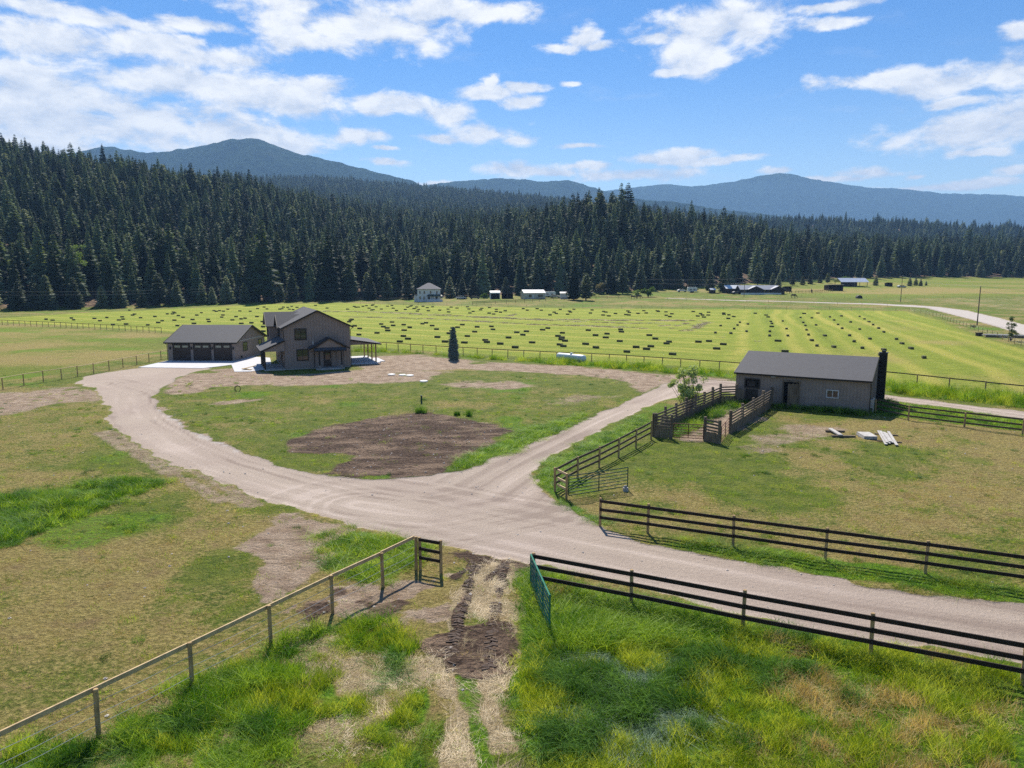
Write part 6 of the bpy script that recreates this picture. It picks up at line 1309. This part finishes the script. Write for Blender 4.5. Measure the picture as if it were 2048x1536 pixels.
# far fences
thin = dict(rs=(.03, .05), ps=(.1, .1), rail=wood_grey(), group='far field fences')
fence('thin wire fence along the far edge of the hay field', along([G(*q) for q in [(640,606),(850,611),(1000,614.5),(1200,617.5),(1400,619),(1600,620),(1815,623)]], 7.5), 1.3, [], wires=(.6, 1.0, 1.25), **thin)
fence('wire fence on wooden posts slanting along the right edge of the hay field', along([G(*q) for q in [(1818,623),(1850,628),(1880,636),(1965,666),(2040,692),(2160,736)]], 5.0), 1.2, [], wires=(.5, .85, 1.1), **thin)
fence('wire fence along the lane below the brown ranch house', along([G(*q) for q in [(1335,600),(1450,603),(1640,609),(1800,614.5)]], 9.0), 1.2, [], wires=(.6, 1.1), **thin)
fence('far pasture fence beyond the lane, reaching the right edge', along([G(*q) for q in [(1560,594),(1740,597),(1900,597),(2100,596)]], 10.0), 1.3, [], wires=(.6, 1.1), **thin)
fence('brown two-rail plank fence right of the white farmhouse', along([G(*q) for q in [(945,610),(1005,607.5),(1060,604.5),(1100,601),(1180,599),(1260,597)]], 5.5), 1.5, [.8, 1.35], rs=(.05, .16), ps=(.18, .18), rail=mat('rail_brown', (.13, .095, .06)), group='far field fences')
fence('grey plank fence running left from the white farmhouse', along([G(*q) for q in [(690,600),(760,600),(826,601)]], 4.0), 1.3, [.5, .9, 1.25], rs=(.05, .2), ps=(.15, .15), rail=wood_grey(), group='far field fences')
fence('grey pole fence of the paddock right of the brown ranch house', along([G(*q) for q in [(1590,587),(1630,586),(1665,583)]], 2.6), 1.4, [.6, 1.0, 1.3], rs=(.05, .1), ps=(.14, .14), rail=wood_grey(), group='far field fences')
# utility poles and lines
def pole(label, px, pyb, pyt, arm=True):
    p_, s_ = far(px, pyb); h_ = (pyb - pyt) * s_; t = thing('utility_pole', label, 'pole', p_, 0, 'utility poles')
    MB().tube([(0, 0, -1), (0, 0, h_)], [.16, .11], 8).build('pole', wood_pole(), t)
    if arm: MB().bar((-.9, 0, h_ - .5), (.9, 0, h_ - .5), .1, .12).build('crossarm', wood_pole(), t)
    for x in ((-.8, 0, .8) if arm else (0,)): MB().tube([(x, 0, h_ - .42 if x else h_), (x, 0, h_ - .2 if x else h_ + .2)], .06, 6).build('insulator', mat('insulator', (.4, .42, .42), .3), t)
    return p_ + Vector((0, 0, h_ + .1))
T1 = pole('nearer roadside utility pole, standing left of the gravel road', 1954, 650.6, 574, False); T2 = pole('roadside utility pole seen above the far lane, near the small spruces', 1801, 604, 553, False)
T3 = pole('utility pole behind the willow bushes', 1283, 583, 559); T4 = pole('utility pole standing in front of the brown ranch house', 1488, 594, 558); T5 = pole('utility pole between the metal building and the tall pines', 1103.5, 590, 566, False); T6 = pole('utility pole before the forest, above the garage roof', 480.5, 607.5, 575, False)
def line(label, a, b_, off=(0,), sag=1.0, r_=.022):
    t = thing('power_line', label, 'power line', a, 0, 'power lines')
    for q in off:
        m = MB(); o_ = Vector((0, 0, q)); m.tube([(b_ - a) * f + o_ + Vector((0, 0, -sag * 4 * f * (1 - f))) for f in np.linspace(0, 1, 13)], r_, 4, cap=False); m.build('cable', mat('cable', (.25, .25, .25), .5), t)
line('overhead cables between the willow bushes and the ranch house pole', T3, T4, (0, -2.2), .6); line('overhead cables from the ranch house pole to the far lane pole', T4, T2, (0,), 1.2); line('overhead cables between the two roadside poles at right', T2, T1, (0,), 1.0)
T0 = AT(2600, 150) + Vector((0, 0, 8)); line('overhead cables leaving the nearer roadside pole to the right', T1, T0, (0, -1.4), 1.2)
TL = AT(-300, 230) + Vector((0, 0, 9)); line('overhead cables crossing before the forest at the far left', TL, T6, (0, -1.2), 1.5); line('overhead cables crossing before the forest toward the farmhouse', T6, T5, (0, -1.2), 2.0); line('overhead cables before the willow bushes from the metal building pole', T5, T3, (0,), 1.2)
# ------------------------------------------------------------------ haze: one closed box of even air round everything
hz_ = MB(); hz_.box(-11200, 11200, -11200, 11200, -22, 950)
hm = bpy.data.materials.new('haze'); hm.use_nodes = True; T = NT(hm.node_tree); T.n.clear(); o_ = T.node('ShaderNodeOutputMaterial'); pv = T.node('ShaderNodeVolumePrincipled')
pv.inputs['Color'].default_value = (.62, .78, 1, 1); pv.inputs['Density'].default_value = HAZE; pv.inputs['Anisotropy'].default_value = .1
T.l.new(pv.outputs[0], o_.inputs['Volume'])
pv.inputs['Color'].default_value = (.33, .60, 1, 1)
hb = hz_.build('haze', hm); tag(hb, kind='stuff')
